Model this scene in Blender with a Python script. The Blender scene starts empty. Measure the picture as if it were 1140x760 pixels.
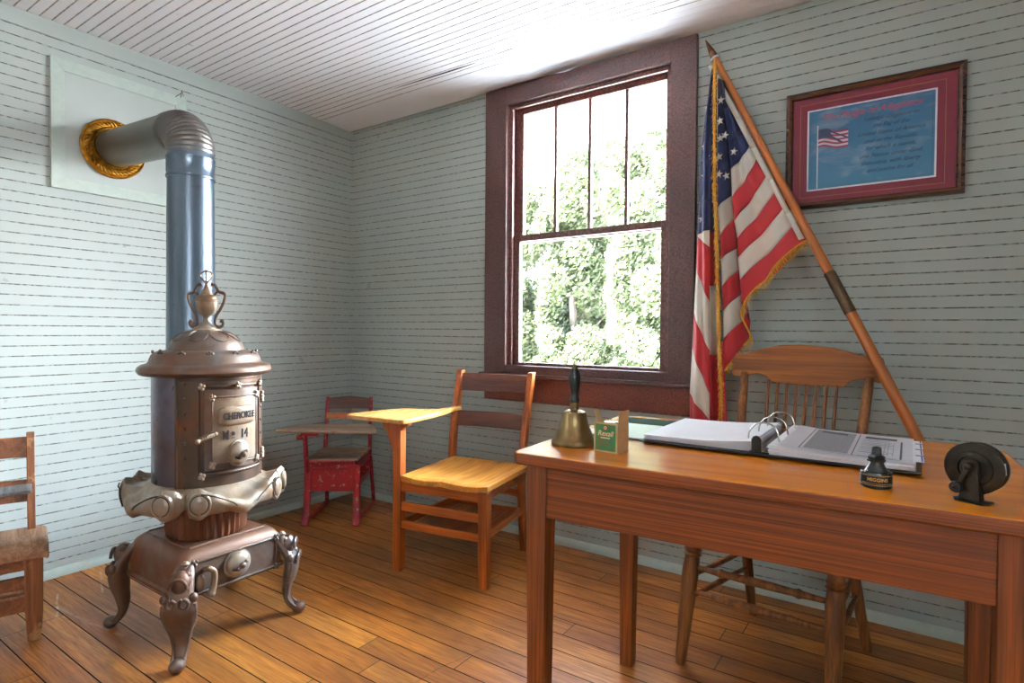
import bpy, bmesh, math, random
from math import pi, sin, cos, radians
from mathutils import Vector, Matrix

sc = bpy.context.scene
C = sc.collection
random.seed(7)

# ------------------------------------------------------------------ camera
F_PX, CAM = 643.9585, Vector((3.1511, -2.6501, 1.12))
YAW, PITCH, ROLL = -0.6017, -0.0186, 0.0073
_f = Vector((sin(YAW)*cos(PITCH), cos(YAW)*cos(PITCH), sin(PITCH)))
_r = Vector((cos(YAW), -sin(YAW), 0)); _u = _r.cross(_f)
_r2 = cos(ROLL)*_r + sin(ROLL)*_u; _u2 = -sin(ROLL)*_r + cos(ROLL)*_u
cd = bpy.data.cameras.new('camera'); cam = bpy.data.objects.new('camera', cd); C.objects.link(cam)
cd.sensor_width = 36; cd.lens = 36*F_PX/1140; cd.clip_start = 0.05
M = Matrix((( _r2.x, _u2.x, -_f.x, CAM.x), (_r2.y, _u2.y, -_f.y, CAM.y), (_r2.z, _u2.z, -_f.z, CAM.z), (0, 0, 0, 1)))
cam.matrix_world = M
sc.camera = cam

# ------------------------------------------------------------------ sky, sun, exposure
SKY = 15.0
SKY_LOBE, SKY_LOBE_POW, SKY_LOBE_DIR = 170.0, 11, (.50, .80, .50)
w = bpy.data.worlds.new('world'); sc.world = w; w.use_nodes = True
nt = w.node_tree; nt.nodes.clear()
wo = nt.nodes.new('ShaderNodeOutputWorld'); bg = nt.nodes.new('ShaderNodeBackground')
tc = nt.nodes.new('ShaderNodeTexCoord'); sx = nt.nodes.new('ShaderNodeSeparateXYZ'); rp = nt.nodes.new('ShaderNodeValToRGB')
nt.links.new(tc.outputs['Generated'], sx.inputs[0]); nt.links.new(sx.outputs['Z'], rp.inputs[0])
rp.color_ramp.elements[0].position = 0.0; rp.color_ramp.elements[0].color = (.92, .96, 1.0, 1)
rp.color_ramp.elements[1].position = 0.6; rp.color_ramp.elements[1].color = (.62, .80, 1.0, 1)
nt.links.new(rp.outputs[0], bg.inputs[0]); 
# bright lobe added to the sky, out of view, to boost the window's daylight
dp = nt.nodes.new('ShaderNodeVectorMath'); dp.operation = 'DOT_PRODUCT'; dp.inputs[1].default_value = Vector(SKY_LOBE_DIR).normalized()
nv = nt.nodes.new('ShaderNodeVectorMath'); nv.operation = 'NORMALIZE'
nt.links.new(tc.outputs['Generated'], nv.inputs[0]); nt.links.new(nv.outputs[0], dp.inputs[0])
m1 = nt.nodes.new('ShaderNodeMath'); m1.operation = 'MAXIMUM'; m1.inputs[1].default_value = 0; nt.links.new(dp.outputs['Value'], m1.inputs[0])
m2 = nt.nodes.new('ShaderNodeMath'); m2.operation = 'POWER'; m2.inputs[1].default_value = SKY_LOBE_POW; nt.links.new(m1.outputs[0], m2.inputs[0])
m3 = nt.nodes.new('ShaderNodeMath'); m3.operation = 'MULTIPLY_ADD'; m3.inputs[1].default_value = SKY_LOBE; m3.inputs[2].default_value = SKY
nt.links.new(m2.outputs[0], m3.inputs[0]); nt.links.new(m3.outputs[0], bg.inputs[1])
nt.links.new(bg.outputs[0], wo.inputs[0])
sd = bpy.data.lights.new('sun', 'SUN'); sd.energy = 260; sd.angle = radians(3); sd.color = (1, .98, .95)
so = bpy.data.objects.new('sun', sd); C.objects.link(so)
so.rotation_euler = Vector((0.10, 0.32, -1.0)).to_track_quat('-Z', 'Y').to_euler()   # high sun behind the house, lights the trees
sc.view_settings.view_transform = 'Standard'; sc.view_settings.look = 'None'
sc.view_settings.gamma = 1; sc.view_settings.use_curve_mapping = False
sc.view_settings.exposure = 0.55
sc.cycles.use_denoising = True
sc.cycles.max_bounces = 10; sc.cycles.diffuse_bounces = 6; sc.cycles.glossy_bounces = 4
sc.cycles.transparent_max_bounces = 12; sc.cycles.caustics_reflective = False; sc.cycles.caustics_refractive = False
sc.cycles.sample_clamp_indirect = 8

def portal(loc, rot, sx_, sy_):
    d = bpy.data.lights.new('window_portal', 'AREA'); d.shape = 'RECTANGLE'; d.size = sx_; d.size_y = sy_
    d.cycles.is_portal = True
    o = bpy.data.objects.new('window_portal', d); C.objects.link(o); o.location = loc; o.rotation_euler = rot

# ------------------------------------------------------------------ helpers
def lin(h):
    h = h.lstrip('#'); out = []
    for i in (0, 2, 4):
        c = int(h[i:i+2], 16)/255
        out.append(c/12.92 if c <= .04045 else ((c+.055)/1.055)**2.4)
    return (*out, 1)

def T(x=0, y=0, z=0): return Matrix.Translation((x, y, z))
def RX(a): return Matrix.Rotation(a, 4, 'X')
def RY(a): return Matrix.Rotation(a, 4, 'Y')
def RZ(a): return Matrix.Rotation(a, 4, 'Z')
def S(x, y, z): return Matrix.Diagonal((x, y, z, 1))

class MB:
    def __init__(s, X0=None): s.v = []; s.f = []; s.m = []; s.X0 = X0
    def add(s, vs, fs, m=0, X=None):
        b = len(s.v)
        s.v += [tuple(X @ Vector(p)) if X is not None else tuple(p) for p in vs]
        s.f += [tuple(i+b for i in f) for f in fs]; s.m += [m]*len(fs); return s
    def box(s, c, d, m=0, X=None, taper=None):
        x, y, z = d[0]/2, d[1]/2, d[2]/2; t = taper or 1
        vs = [(c[0]+a*x*(t if k < 0 else 1), c[1]+b*y*(t if k < 0 else 1), c[2]+k*z) for k in (-1, 1) for a, b in ((-1, -1), (1, -1), (1, 1), (-1, 1))]
        return s.add(vs, [(3, 2, 1, 0), (4, 5, 6, 7), (0, 1, 5, 4), (1, 2, 6, 5), (2, 3, 7, 6), (3, 0, 4, 7)], m, X)
    def bar(s, a, b, wd, th, m=0, up=(0, 0, 1), X=None):
        a, b = Vector(a), Vector(b); d = b-a; L = d.length; d.normalize()
        x = Vector(up).cross(d)
        if x.length < 1e-4: x = Vector((1, 0, 0))
        x.normalize(); z = d.cross(x)
        R = Matrix((x, d, z)).transposed().to_4x4(); R.translation = (a+b)/2
        return s.box((0, 0, 0), (wd, L, th), m, (X @ R) if X is not None else R)
    def lathe(s, prof, c=(0, 0, 0), seg=32, m=0, X=None, a0=0, a1=2*pi, rf=None):
        full = abs(a1-a0-2*pi) < 1e-6; n = seg if full else seg+1
        vs = []; fs = []
        for r, z in prof:
            for i in range(n):
                a = a0+(a1-a0)*i/seg; rr = rf(r, z, a) if rf else r
                vs.append((c[0]+rr*cos(a), c[1]+rr*sin(a), c[2]+z))
        for j in range(len(prof)-1):
            for i in range(seg):
                k = (i+1) % n
                fs.append((j*n+i, j*n+k, (j+1)*n+k, (j+1)*n+i))
        if full:
            if prof[0][0] > 1e-5: fs.append(tuple(range(n))[::-1])
            if prof[-1][0] > 1e-5: fs.append(tuple(range((len(prof)-1)*n, len(prof)*n)))
        return s.add(vs, fs, m, X)
    def tube(s, pts, r, seg=10, m=0, X=None, closed=False, flat=1.0):
        P = [Vector(p) for p in pts]; n = len(P); rs = r if isinstance(r, (list, tuple)) else [r]*n
        tan = []
        for i in range(n):
            a = P[(i-1) % n] if (closed or i > 0) else P[i]; b = P[(i+1) % n] if (closed or i < n-1) else P[i]
            tan.append((b-a).normalized())
        ref = Vector((0, 0, 1)) if abs(tan[0].z) < .9 else Vector((1, 0, 0))
        nx = tan[0].cross(ref).normalized(); vs = []; fs = []
        for i in range(n):
            nx = (nx - tan[i]*nx.dot(tan[i])).normalized(); ny = tan[i].cross(nx)
            for k in range(seg):
                a = 2*pi*k/seg; vs.append(P[i]+nx*cos(a)*rs[i]+ny*sin(a)*rs[i]*flat)
        for i in range(n if closed else n-1):
            for k in range(seg):
                j = (i+1) % n
                fs.append((i*seg+k, i*seg+(k+1) % seg, j*seg+(k+1) % seg, j*seg+k))
        if not closed: fs += [tuple(range(seg))[::-1], tuple(range((n-1)*seg, n*seg))]
        return s.add(vs, fs, m, X)
    def ball(s, c, r, m=0, seg=14, X=None):
        if not isinstance(r, (tuple, list)): r = (r, r, r)
        k = 8
        pr = [(max(1e-6, sin(pi*i/k)), -cos(pi*i/k)) for i in range(k+1)]
        Y = T(*c) @ S(*r)
        return s.lathe(pr, seg=seg, m=m, X=(X @ Y) if X is not None else Y)
    def prism(s, poly, t, m=0, X=None):      # outline in x,y extruded 0..t in z
        n = len(poly); vs = [(x, y, 0) for x, y in poly]+[(x, y, t) for x, y in poly]
        fs = [tuple(range(n))[::-1], tuple(range(n, 2*n))]+[(i, (i+1) % n, n+(i+1) % n, n+i) for i in range(n)]
        return s.add(vs, fs, m, X)
    def grid(s, fn, nu, nv, m=0, X=None):
        vs = [fn(i/nu, j/nv) for j in range(nv+1) for i in range(nu+1)]
        fs = [(j*(nu+1)+i, j*(nu+1)+i+1, (j+1)*(nu+1)+i+1, (j+1)*(nu+1)+i) for j in range(nv) for i in range(nu)]
        return s.add(vs, fs, m, X)
    def slab(s, fn, nu, nv, th, m=0, X=None):   # closed slab: top surface fn, bottom th below
        a = [fn(i/nu, j/nv) for j in range(nv+1) for i in range(nu+1)]; n = len(a); wn = nu+1
        b = [(p[0], p[1], p[2]-th) for p in a]
        fs = []
        for j in range(nv):
            for i in range(nu):
                q = (j*wn+i, j*wn+i+1, (j+1)*wn+i+1, (j+1)*wn+i); fs.append(q); fs.append(tuple(x+n for x in q[::-1]))
        ring = [i for i in range(nu+1)]+[j*wn+nu for j in range(1, nv+1)]+[nv*wn+i for i in range(nu-1, -1, -1)]+[j*wn for j in range(nv-1, 0, -1)]
        for k in range(len(ring)):
            p, q = ring[k], ring[(k+1) % len(ring)]; fs.append((q, p, p+n, q+n))
        return s.add(a+b, fs, m, X)
    def build(s, name, mats, parent=None, bevel=0, smooth=True, ang=38, sub=0, seg=2, norm=True, solid=0):
        if s.X0 is not None: s.v = [tuple(s.X0 @ Vector(p)) for p in s.v]
        me = bpy.data.meshes.new(name); me.from_pydata(s.v, [], s.f)
        if not isinstance(mats, (list, tuple)): mats = [mats]
        for mt in mats: me.materials.append(mt)
        me.polygons.foreach_set('material_index', s.m)
        if norm:
            bm = bmesh.new(); bm.from_mesh(me); bmesh.ops.recalc_face_normals(bm, faces=bm.faces); bm.to_mesh(me); bm.free()
        if smooth:
            me.polygons.foreach_set('use_smooth', [True]*len(me.polygons)); me.set_sharp_from_angle(angle=radians(ang))
        me.update()
        o = bpy.data.objects.new(name, me); C.objects.link(o)
        if parent is not None: o.parent = parent
        if solid:
            md = o.modifiers.new('solid', 'SOLIDIFY'); md.thickness = solid; md.offset = 0
        if bevel:
            md = o.modifiers.new('bevel', 'BEVEL'); md.width = bevel; md.segments = seg; md.limit_method = 'ANGLE'; md.angle_limit = radians(40)
        if sub:
            md = o.modifiers.new('sub', 'SUBSURF'); md.levels = sub; md.render_levels = sub
        return o

def thing(name, label, cat, loc=(0, 0, 0), rz=0, group=None):
    o = bpy.data.objects.new(name, None); C.objects.link(o); o.location = loc; o.rotation_euler = (0, 0, rz)
    o.empty_display_size = .1
    o['label'] = label; o['category'] = cat
    if group: o['group'] = group
    return o
def tag(o, label=None, cat=None, group=None, kind=None):
    if label: o['label'] = label
    if cat: o['category'] = cat
    if group: o['group'] = group
    if kind: o['kind'] = kind
    return o
def text_geo(st, size, shear=0, ext=0.0, align='CENTER', bold=0, space=1):
    cu = bpy.data.curves.new('txt', 'FONT'); cu.body = st; cu.size = size; cu.shear = shear; cu.extrude = ext
    cu.align_x = align; cu.align_y = 'CENTER'; cu.offset = bold; cu.space_character = space; cu.resolution_u = 3
    o = bpy.data.objects.new('txt', cu); C.objects.link(o)
    dg = bpy.context.evaluated_depsgraph_get(); e = o.evaluated_get(dg); me = e.to_mesh()
    vs = [tuple(v.co) for v in me.vertices]; fs = [tuple(p.vertices) for p in me.polygons]
    e.to_mesh_clear(); bpy.data.objects.remove(o); bpy.data.curves.remove(cu)
    return vs, fs
def smooth_path(pts, n=6):   # Catmull-Rom
    P = [Vector(p) for p in pts]; out = []
    for i in range(len(P)-1):
        a = P[max(i-1, 0)]; b = P[i]; c = P[i+1]; d = P[min(i+2, len(P)-1)]
        for k in range(n):
            t = k/n
            out.append(.5*((2*b)+(c-a)*t+(2*a-5*b+4*c-d)*t*t+(3*b-a-3*c+d)*t**3))
    out.append(P[-1]); return out
def interp(x, xs, ys):
    if x <= xs[0]: return ys[0]
    for i in range(len(xs)-1):
        if x <= xs[i+1]:
            t = (x-xs[i])/(xs[i+1]-xs[i]); t = t*t*(3-2*t); return ys[i]*(1-t)+ys[i+1]*t
    return ys[-1]

# ------------------------------------------------------------------ materials
class N:
    def __init__(s, name):
        s.mat = bpy.data.materials.new(name); s.mat.use_nodes = True; s.t = s.mat.node_tree; s.t.nodes.clear()
        s.out = s.t.nodes.new('ShaderNodeOutputMaterial'); s.p = s.t.nodes.new('ShaderNodeBsdfPrincipled')
        s.t.links.new(s.p.outputs[0], s.out.inputs[0]); s._o = None
    def n(s, ty, **kw):
        x = s.t.nodes.new(ty)
        for k, v in kw.items(): setattr(x, k, v)
        return x
    def l(s, a, b): s.t.links.new(a, b)
    def obj(s):
        if s._o is None: s._o = s.n('ShaderNodeTexCoord').outputs['Object']
        return s._o
    def noise(s, scale=5, detail=4, rough=.5, dist=0, sc3=(1, 1, 1), vec=None, loc=(0, 0, 0)):
        mp = s.n('ShaderNodeMapping'); mp.inputs['Scale'].default_value = sc3; mp.inputs['Location'].default_value = loc
        s.l(vec or s.obj(), mp.inputs[0])
        x = s.n('ShaderNodeTexNoise'); x.inputs['Scale'].default_value = scale; x.inputs['Detail'].default_value = detail
        x.inputs['Roughness'].default_value = rough; x.inputs['Distortion'].default_value = dist
        s.l(mp.outputs[0], x.inputs['Vector']); return x.outputs[0]
    def ramp(s, fac, *st):
        r = s.n('ShaderNodeValToRGB'); e = r.color_ramp.elements
        while len(e) > 1: e.remove(e[-1])
        e[0].position = st[0][0]; e[0].color = st[0][1]
        for p, c in st[1:]:
            q = e.new(p); q.color = c
        s.l(fac, r.inputs[0]); return r.outputs[0]
    def mix(s, fac, a, b, mode='MIX'):
        x = s.n('ShaderNodeMix', data_type='RGBA', blend_type=mode)
        for sock, v in ((x.inputs[0], fac), (x.inputs[6], a), (x.inputs[7], b)):
            if isinstance(v, (int, float)): sock.default_value = v
            elif isinstance(v, tuple): sock.default_value = v
            else: s.l(v, sock)
        return x.outputs[2]
    def math(s, op, a, b=0, c=0, clamp=False):
        x = s.n('ShaderNodeMath', operation=op); x.use_clamp = clamp
        for i, v in enumerate((a, b, c)):
            if isinstance(v, (int, float)): x.inputs[i].default_value = v
            else: s.l(v, x.inputs[i])
        return x.outputs[0]
    def bump(s, h, st=.3, d=.002):
        b = s.n('ShaderNodeBump'); b.inputs['Strength'].default_value = st; b.inputs['Distance'].default_value = d
        s.l(h, b.inputs['Height']); s.l(b.outputs[0], s.p.inputs['Normal'])
    def set(s, col=None, rough=None, metal=None, spec=None, coat=None):
        for k, v in (('Base Color', col), ('Roughness', rough), ('Metallic', metal), ('Specular IOR Level', spec), ('Coat Weight', coat)):
            if v is None: continue
            if isinstance(v, (int, float, tuple)): s.p.inputs[k].default_value = v
            else: s.l(v, s.p.inputs[k])
        return s.mat

def g(v): return (v, v, v, 1)
def plain(name, h, rough=.6, metal=0, var=.12, scale=30, bump=0):
    m = N(name); c = lin(h); n = m.noise(scale, 4)
    d = tuple(x*(1-var) for x in c[:3])+(1,); e = tuple(min(1, x*(1+var)) for x in c[:3])+(1,)
    m.set(m.ramp(n, (.3, d), (.7, e)), rough, metal)
    if bump: m.bump(n, bump)
    return m.mat
def wood(name, light, mid, dark, axis='X', along=1.2, across=26, rough=.38, pores=.5, bump=.15, wear=None, spec=.5, rv=.15):
    m = N(name); ax = 'XYZ'.index(axis)
    s3 = [across]*3; s3[ax] = along; s4 = [across*7]*3; s4[ax] = along*5
    n1 = m.noise(1, 4, .55, 1.2, tuple(s3)); n2 = m.noise(1, 2, .5, 0, tuple(s4)); n3 = m.noise(2.3, 3)
    c = m.ramp(n1, (.3, lin(dark)), (.5, lin(mid)), (.68, lin(light)))
    c = m.mix(m.ramp(n2, (.38, g(pores)), (.52, g(0))), c, lin(dark))
    c = m.mix(m.ramp(n3, (.35, g(.35)), (.65, g(0))), c, lin(mid))
    if wear:
        n4 = m.noise(9, 6, .7); c = m.mix(m.ramp(n4, (.56, g(0)), (.66, g(.8))), c, lin(wear))
    rr = m.ramp(n2, (.3, g(min(1, rough+rv))), (.6, g(rough)))
    m.set(c, rr, 0, spec); m.bump(n2, bump, .001)
    return m.mat

def wall_paint(name, h, dark):
    m = N(name); n = m.noise(1.2, 4); n2 = m.noise(40, 4, .6)
    c = lin(h); a = tuple(x*.93 for x in c[:3])+(1,); b = tuple(min(1, x*1.05) for x in c[:3])+(1,)
    col = m.ramp(n, (.3, a), (.7, b))
    sp = m.noise(9, 2, .5); col = m.mix(m.ramp(sp, (.73, g(0)), (.76, g(.35))), col, lin(dark))
    m.set(col, .55); m.bump(n2, .12, .001); return m.mat
def groove_paint(name, h, crack, axis='X', lo=.42, hi=.56):
    m = N(name); s3 = [26, 26, 26]; s3['XYZ'.index(axis)] = 42 if axis != 'C' else 9
    n = m.noise(1, 3, .6, 0, tuple(s3))
    m.set(m.mix(m.ramp(n, (lo, g(0)), (hi, g(1))), lin(h), lin(crack)), .7); return m.mat

WALLC = '#a6ada7'
M_wall = wall_paint('sage_painted_boards', WALLC, '#6d6a5c')
M_wgx = groove_paint('wall_groove_x', '#9aa39c', '#5f5c50', 'X')
M_wgy = groove_paint('wall_groove_y', '#9aa39c', '#5f5c50', 'Y')
M_ceil = wall_paint('white_ceiling_boards', '#faf8fa', '#9a8f88')
M_cg = groove_paint('ceiling_groove', '#c9c4c3', '#a39b99', 'X')
M_crack = plain('dark_gap', '#1d1815', .9)
M_trimw = plain('pale_trim_paint', '#a9b5ab', .45, var=.06)

def floor_mat():
    m = N('old_pine_floor'); P = .0995
    sp = m.n('ShaderNodeSeparateXYZ'); m.l(m.obj(), sp.inputs[0]); X, Y = sp.outputs[0], sp.outputs[1]
    row = m.math('FLOOR', m.math('DIVIDE', m.math('ADD', Y, 1.295), P))
    wn = m.n('ShaderNodeTexWhiteNoise', noise_dimensions='1D'); m.l(row, wn.inputs['W'])
    xs = m.math('ADD', m.math('DIVIDE', X, 2.1), m.math('MULTIPLY', wn.outputs[0], 7.3))
    cell = m.math('FLOOR', xs); fr = m.math('FRACT', xs)
    wn2 = m.n('ShaderNodeTexWhiteNoise', noise_dimensions='2D'); cb = m.n('ShaderNodeCombineXYZ'); m.l(row, cb.inputs[0]); m.l(cell, cb.inputs[1])
    m.l(cb.outputs[0], wn2.inputs['Vector'])
    # grain, shifted per board
    va = m.n('ShaderNodeCombineXYZ'); m.l(m.math('ADD', X, m.math('MULTIPLY', wn2.outputs[0], 40)), va.inputs[0]); m.l(Y, va.inputs[1])
    v = va.outputs[0]
    g1 = m.noise(1, 5, .6, 2.2, (1.6, 26, 1), v); g2 = m.noise(1, 3, .6, 0, (9, 260, 1), v); g3 = m.noise(1, 4, .6, .6, (1.1, 2.2, 1), m.obj())
    c = m.ramp(g1, (.26, lin('#7d461c')), (.42, lin('#b56c2b')), (.58, lin('#d08938')), (.8, lin('#e2a352')))
    tint = m.ramp(wn2.outputs[0], (0, lin('#b09a88')), (.5, lin('#dccbb8')), (1, lin('#ffffff')))
    c = m.mix(.75, c, tint, 'MULTIPLY')
    c = m.mix(m.ramp(g2, (.35, g(.45)), (.5, g(0))), c, lin('#3b2110'))
    c = m.mix(m.ramp(g3, (.38, g(.7)), (.62, g(0))), c, lin('#5c381c'))
    kn = m.noise(3.3, 2, .5, 0, (1.4, 3.2, 1), v); c = m.mix(m.ramp(kn, (.74, g(0)), (.79, g(.8))), c, lin('#2c190e'))
    # worn whitish specks
    sk = m.noise(23, 2); c = m.mix(m.ramp(sk, (.76, g(0)), (.78, g(.5))), c, lin('#b9b0a2'))
    # end joints
    c = m.mix(m.math('LESS_THAN', fr, .0018), c, lin('#1b110a'))
    wob = m.math('MULTIPLY', m.math('SUBTRACT', m.noise(4, 3), .5), .05)
    def seg(a, b, wd, col, st, c):
        dx, dy = b[0]-a[0], b[1]-a[1]; L = math.hypot(dx, dy); dx /= L; dy /= L
        px = m.math('SUBTRACT', X, a[0]); py = m.math('SUBTRACT', Y, a[1])
        al = m.math('ADD', m.math('MULTIPLY', px, dx), m.math('MULTIPLY', py, dy))
        pe = m.math('ABSOLUTE', m.math('ADD', wob, m.math('SUBTRACT', m.math('MULTIPLY', px, dy), m.math('MULTIPLY', py, dx))))
        k = m.math('MULTIPLY', m.math('MULTIPLY', m.math('SUBTRACT', 1, m.math('DIVIDE', pe, wd*1.6), clamp=True), m.ramp(m.noise(30, 3), (.35, g(0)), (.6, g(1)))), m.math('MULTIPLY', m.math('GREATER_THAN', al, 0), m.math('LESS_THAN', al, L)))
        return m.mix(m.math('MULTIPLY', k, st), c, lin(col))
    c = seg((1.83, -1.51), (1.94, -.98), .0028, '#3a2015', .75, c)      # dark curved scorch line
    c = seg((.33, -1.79), (.82, -1.73), .006, '#b7aa9a', .5, c)       # pale marks left round the stove
    c = seg((.10, -1.54), (.36, -1.62), .004, '#cfc6ba', .6, c)
    c = seg((.22, -1.74), (.46, -1.82), .004, '#cfc6ba', .6, c)
    m.set(c, m.ramp(g2, (.3, g(.5)), (.6, g(.33))), 0, .5)
    m.bump(m.mix(.5, g1, g2), .35, .002)
    return m.mat
M_floor = floor_mat()
M_fgap = plain('floor_gap', '#140d08', .9)

M_casing = N('crackled_dark_varnish')
def _cas(m, a, b, c3, vs=90, rg=.34):
    n1 = m.noise(2.5, 4, .6); vo = m.n('ShaderNodeTexVoronoi', feature='DISTANCE_TO_EDGE'); vo.inputs['Scale'].default_value = vs
    mp = m.n('ShaderNodeMapping'); mp.inputs['Scale'].default_value = (1, 1, .8); m.l(m.obj(), mp.inputs[0])
    nz = m.noise(14, 3); add = m.n('ShaderNodeVectorMath', operation='ADD'); m.l(mp.outputs[0], add.inputs[0])
    sc_ = m.n('ShaderNodeVectorMath', operation='SCALE'); sc_.inputs['Scale'].default_value = .03
    nt_ = m.n('ShaderNodeTexNoise'); nt_.inputs['Scale'].default_value = 14; m.l(m.obj(), nt_.inputs['Vector']); m.l(nt_.outputs[1], sc_.inputs[0]); m.l(sc_.outputs[0], add.inputs[1])
    m.l(add.outputs[0], vo.inputs['Vector'])
    col = m.ramp(n1, (.3, lin(a)), (.7, lin(b)))
    col = m.mix(m.ramp(vo.outputs['Distance'], (.0, g(.85)), (.16, g(0))), col, lin(c3))
    m.set(col, rg, 0, .5); m.bump(vo.outputs['Distance'], .5, .003); return m.mat
M_casing = _cas(M_casing, '#4a2c28', '#64403a', '#2a1917')
M_apron = _cas(N('reflection_red_varnish'), '#5e2414', '#7d3419', '#2e1410')  # casing varnish; the reddish reflected light is painted into this colour
M_sash = _cas(N('sash_varnish'), '#5c3731', '#754b43', '#35211e', 40, .55)

def glass_mat(name, rough=0.0, tint=(1, 1, 1, 1), ior=1.45):
    m = N(name); m.t.nodes.remove(m.p)
    tr = m.n('ShaderNodeBsdfTransparent'); tr.inputs[0].default_value = tint; gl = m.n('ShaderNodeBsdfGlossy'); gl.inputs['Roughness'].default_value = rough
    lw = m.n('ShaderNodeLayerWeight'); lw.inputs[0].default_value = .5; r0 = ((ior-1)/(ior+1))**2
    fr = m.math('MULTIPLY_ADD', m.math('POWER', lw.outputs['Facing'], 5), 1-r0, r0); mx = m.n('ShaderNodeMixShader')
    m.l(fr, mx.inputs[0]); m.l(tr.outputs[0], mx.inputs[1]); m.l(gl.outputs[0], mx.inputs[2]); m.l(mx.outputs[0], m.out.inputs[0]); return m.mat
M_glass = glass_mat('window_glass')
M_oak = dict(
 x=wood('golden_oak_x', '#c07a35', '#a1602a', '#6d3b18', 'X', wear=None), y=wood('golden_oak_y', '#c07a35', '#a1602a', '#6d3b18', 'Y'), z=wood('golden_oak_z', '#b06c31', '#8f5226', '#5c3115', 'Z'))
M_chairx = wood('school_chair_wood_x', '#bd641c', '#9e4e12', '#6e3209', 'X'); M_chairz = wood('school_chair_wood_z', '#ba601b', '#984a11', '#642d08', 'Z')
M_chairy = wood('school_chair_wood_y', '#bd641c', '#9e4e12', '#6e3209', 'Y')
M_seat = wood('seat_oak_y', '#d5963f', '#c27e30', '#935a1c', 'Y', across=20, rough=.3)
M_tabl = wood('tablet_oak', '#d9a562', '#c98f4c', '#9a672e', 'Y', rough=.25)
M_desktop = wood('desk_top_oak', '#d27e17', '#c67212', '#b4620e', 'X', along=.7, across=13, rough=.22, bump=.0, pores=.10, rv=.02)
M_deskx = wood('desk_apron_ash', '#934911', '#6e3208', '#2a1002', 'X', along=.6, across=95, rough=.4, pores=.5)
M_deskz = wood('desk_leg_ash', '#944a12', '#71360a', '#3a1904', 'Z', along=1.0, across=45, rough=.42)
M_tchx = wood('teacher_chair_x', '#ac6820', '#8e5015', '#5a300b', 'X', rough=.45); M_tchz = wood('teacher_chair_z', '#9c622c', '#7c4a1e', '#4c2b10', 'Z', rough=.45)
M_pole = wood('flagpole_wood', '#c2793a', '#ae652c', '#8a4a1e', 'Z', along=.6, across=14, rough=.35, pores=.1)
M_oldwood = wood('worn_grey_brown_wood', '#b39c86', '#967a64', '#66503d', 'X', rough=.6, wear='#6d5340')
M_oldchx = wood('small_chair_wood_y', '#9c6236', '#7f4a26', '#512c15', 'Y', rough=.45); M_oldchz = wood('small_chair_wood_z', '#a0683c', '#824d29', '#532e16', 'Z', rough=.45, wear='#a98458')
M_oldseat = wood('small_chair_seat', '#ad8967', '#93694a', '#66442b', 'Y', rough=.5)
M_greywood = wood('weathered_board', '#7d7b7c', '#5f5c5d', '#3c3735', 'Y', rough=.55)
M_backwood = wood('dark_slat', '#6b3a24', '#552b1b', '#361a10', 'X', rough=.4)

def red_metal():
    m = N('chipped_red_paint'); n = m.noise(38, 5, .7); n2 = m.noise(4, 3)
    c = m.ramp(n2, (.3, lin('#7d131a')), (.7, lin('#a91d24')))
    c = m.mix(m.ramp(n, (.60, g(0)), (.62, g(1))), c, lin('#938674'))
    m.set(c, .38); m.bump(n, .15); return m.mat
M_red = red_metal()
def iron(name, a, b, c3, rough=.42, metal=.65, sc_=7):
    m = N(name); n = m.noise(sc_, 6, .65, .4); n2 = m.noise(60, 4, .6)
    c = m.ramp(n, (.3, lin(a)), (.5, lin(b)), (.72, lin(c3)))
    m.set(c, m.ramp(n, (.35, g(rough-.06)), (.7, g(rough+.2))), metal); m.bump(n2, .35, .0015); return m.mat
M_iron = iron('rusty_cast_iron', '#6b6460', '#5d4a3d', '#5e371e', .40, .4)
M_ironlight = iron('pale_cast_iron', '#9a9086', '#86745f', '#744c30', .36, .4)
M_irondark = iron('dark_cast_iron', '#38302c', '#4b382a', '#65391c', .42, .5)
M_irongroove = plain('dark_groove', '#191210', .8)  # near-black colour for the stove's lettering, slots and scroll grooves
M_neck = iron('red_rust_iron', '#5a3a2c', '#663a22', '#7c4320', .5, .35, 14)
M_bsteel = iron('blued_steel', '#6e7280', '#6a6068', '#5f4a45', .27, .9, 5)
def _pipe(name, a, b, r0):
    m = N(name); n = m.noise(1, 3, .5, 0, (3, 3, 1.2)); n2 = m.noise(26, 5, .7)
    c = m.ramp(n, (.3, lin(a)), (.7, lin(b))); c = m.mix(m.ramp(n2, (.62, g(0)), (.7, g(.5))), c, lin('#4a3a30'))
    m.set(c, m.ramp(n, (.3, g(r0)), (.7, g(r0+.08))), .9); return m.mat
M_pipe = _pipe('blued_stovepipe', '#57616a', '#64717e', .27)
M_pipeh = _pipe('dull_stovepipe', '#64605c', '#6c665f', .36)
M_brassg = iron('gilt_brass', '#c08c30', '#9a6a1c', '#5a3a0c', .36, .85, 25)
M_bell = iron('aged_brass', '#8f7a55', '#7d6844', '#5c4a30', .33, .9, 12)
M_black = plain('black_paint', '#0e0d0d', .5, var=.2)
M_handle = plain('dark_green_black_handle', '#131a18', .35, var=.3)
M_dmetal = iron('bronze_dark_metal', '#40382a', '#2e2820', '#1c1814', .42, .8, 20)
M_chrome = plain('ring_steel', '#a9a59c', .25, 1.0, .05)
M_white = plain('white_paper', '#efeef2', .5, var=.03)
M_sheet = plain('glossy_sheet', '#d5d6dc', .28, var=.04)
M_gold = plain('gold_thread', '#c08a1e', .6, var=.35, scale=160, bump=.4)
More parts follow.
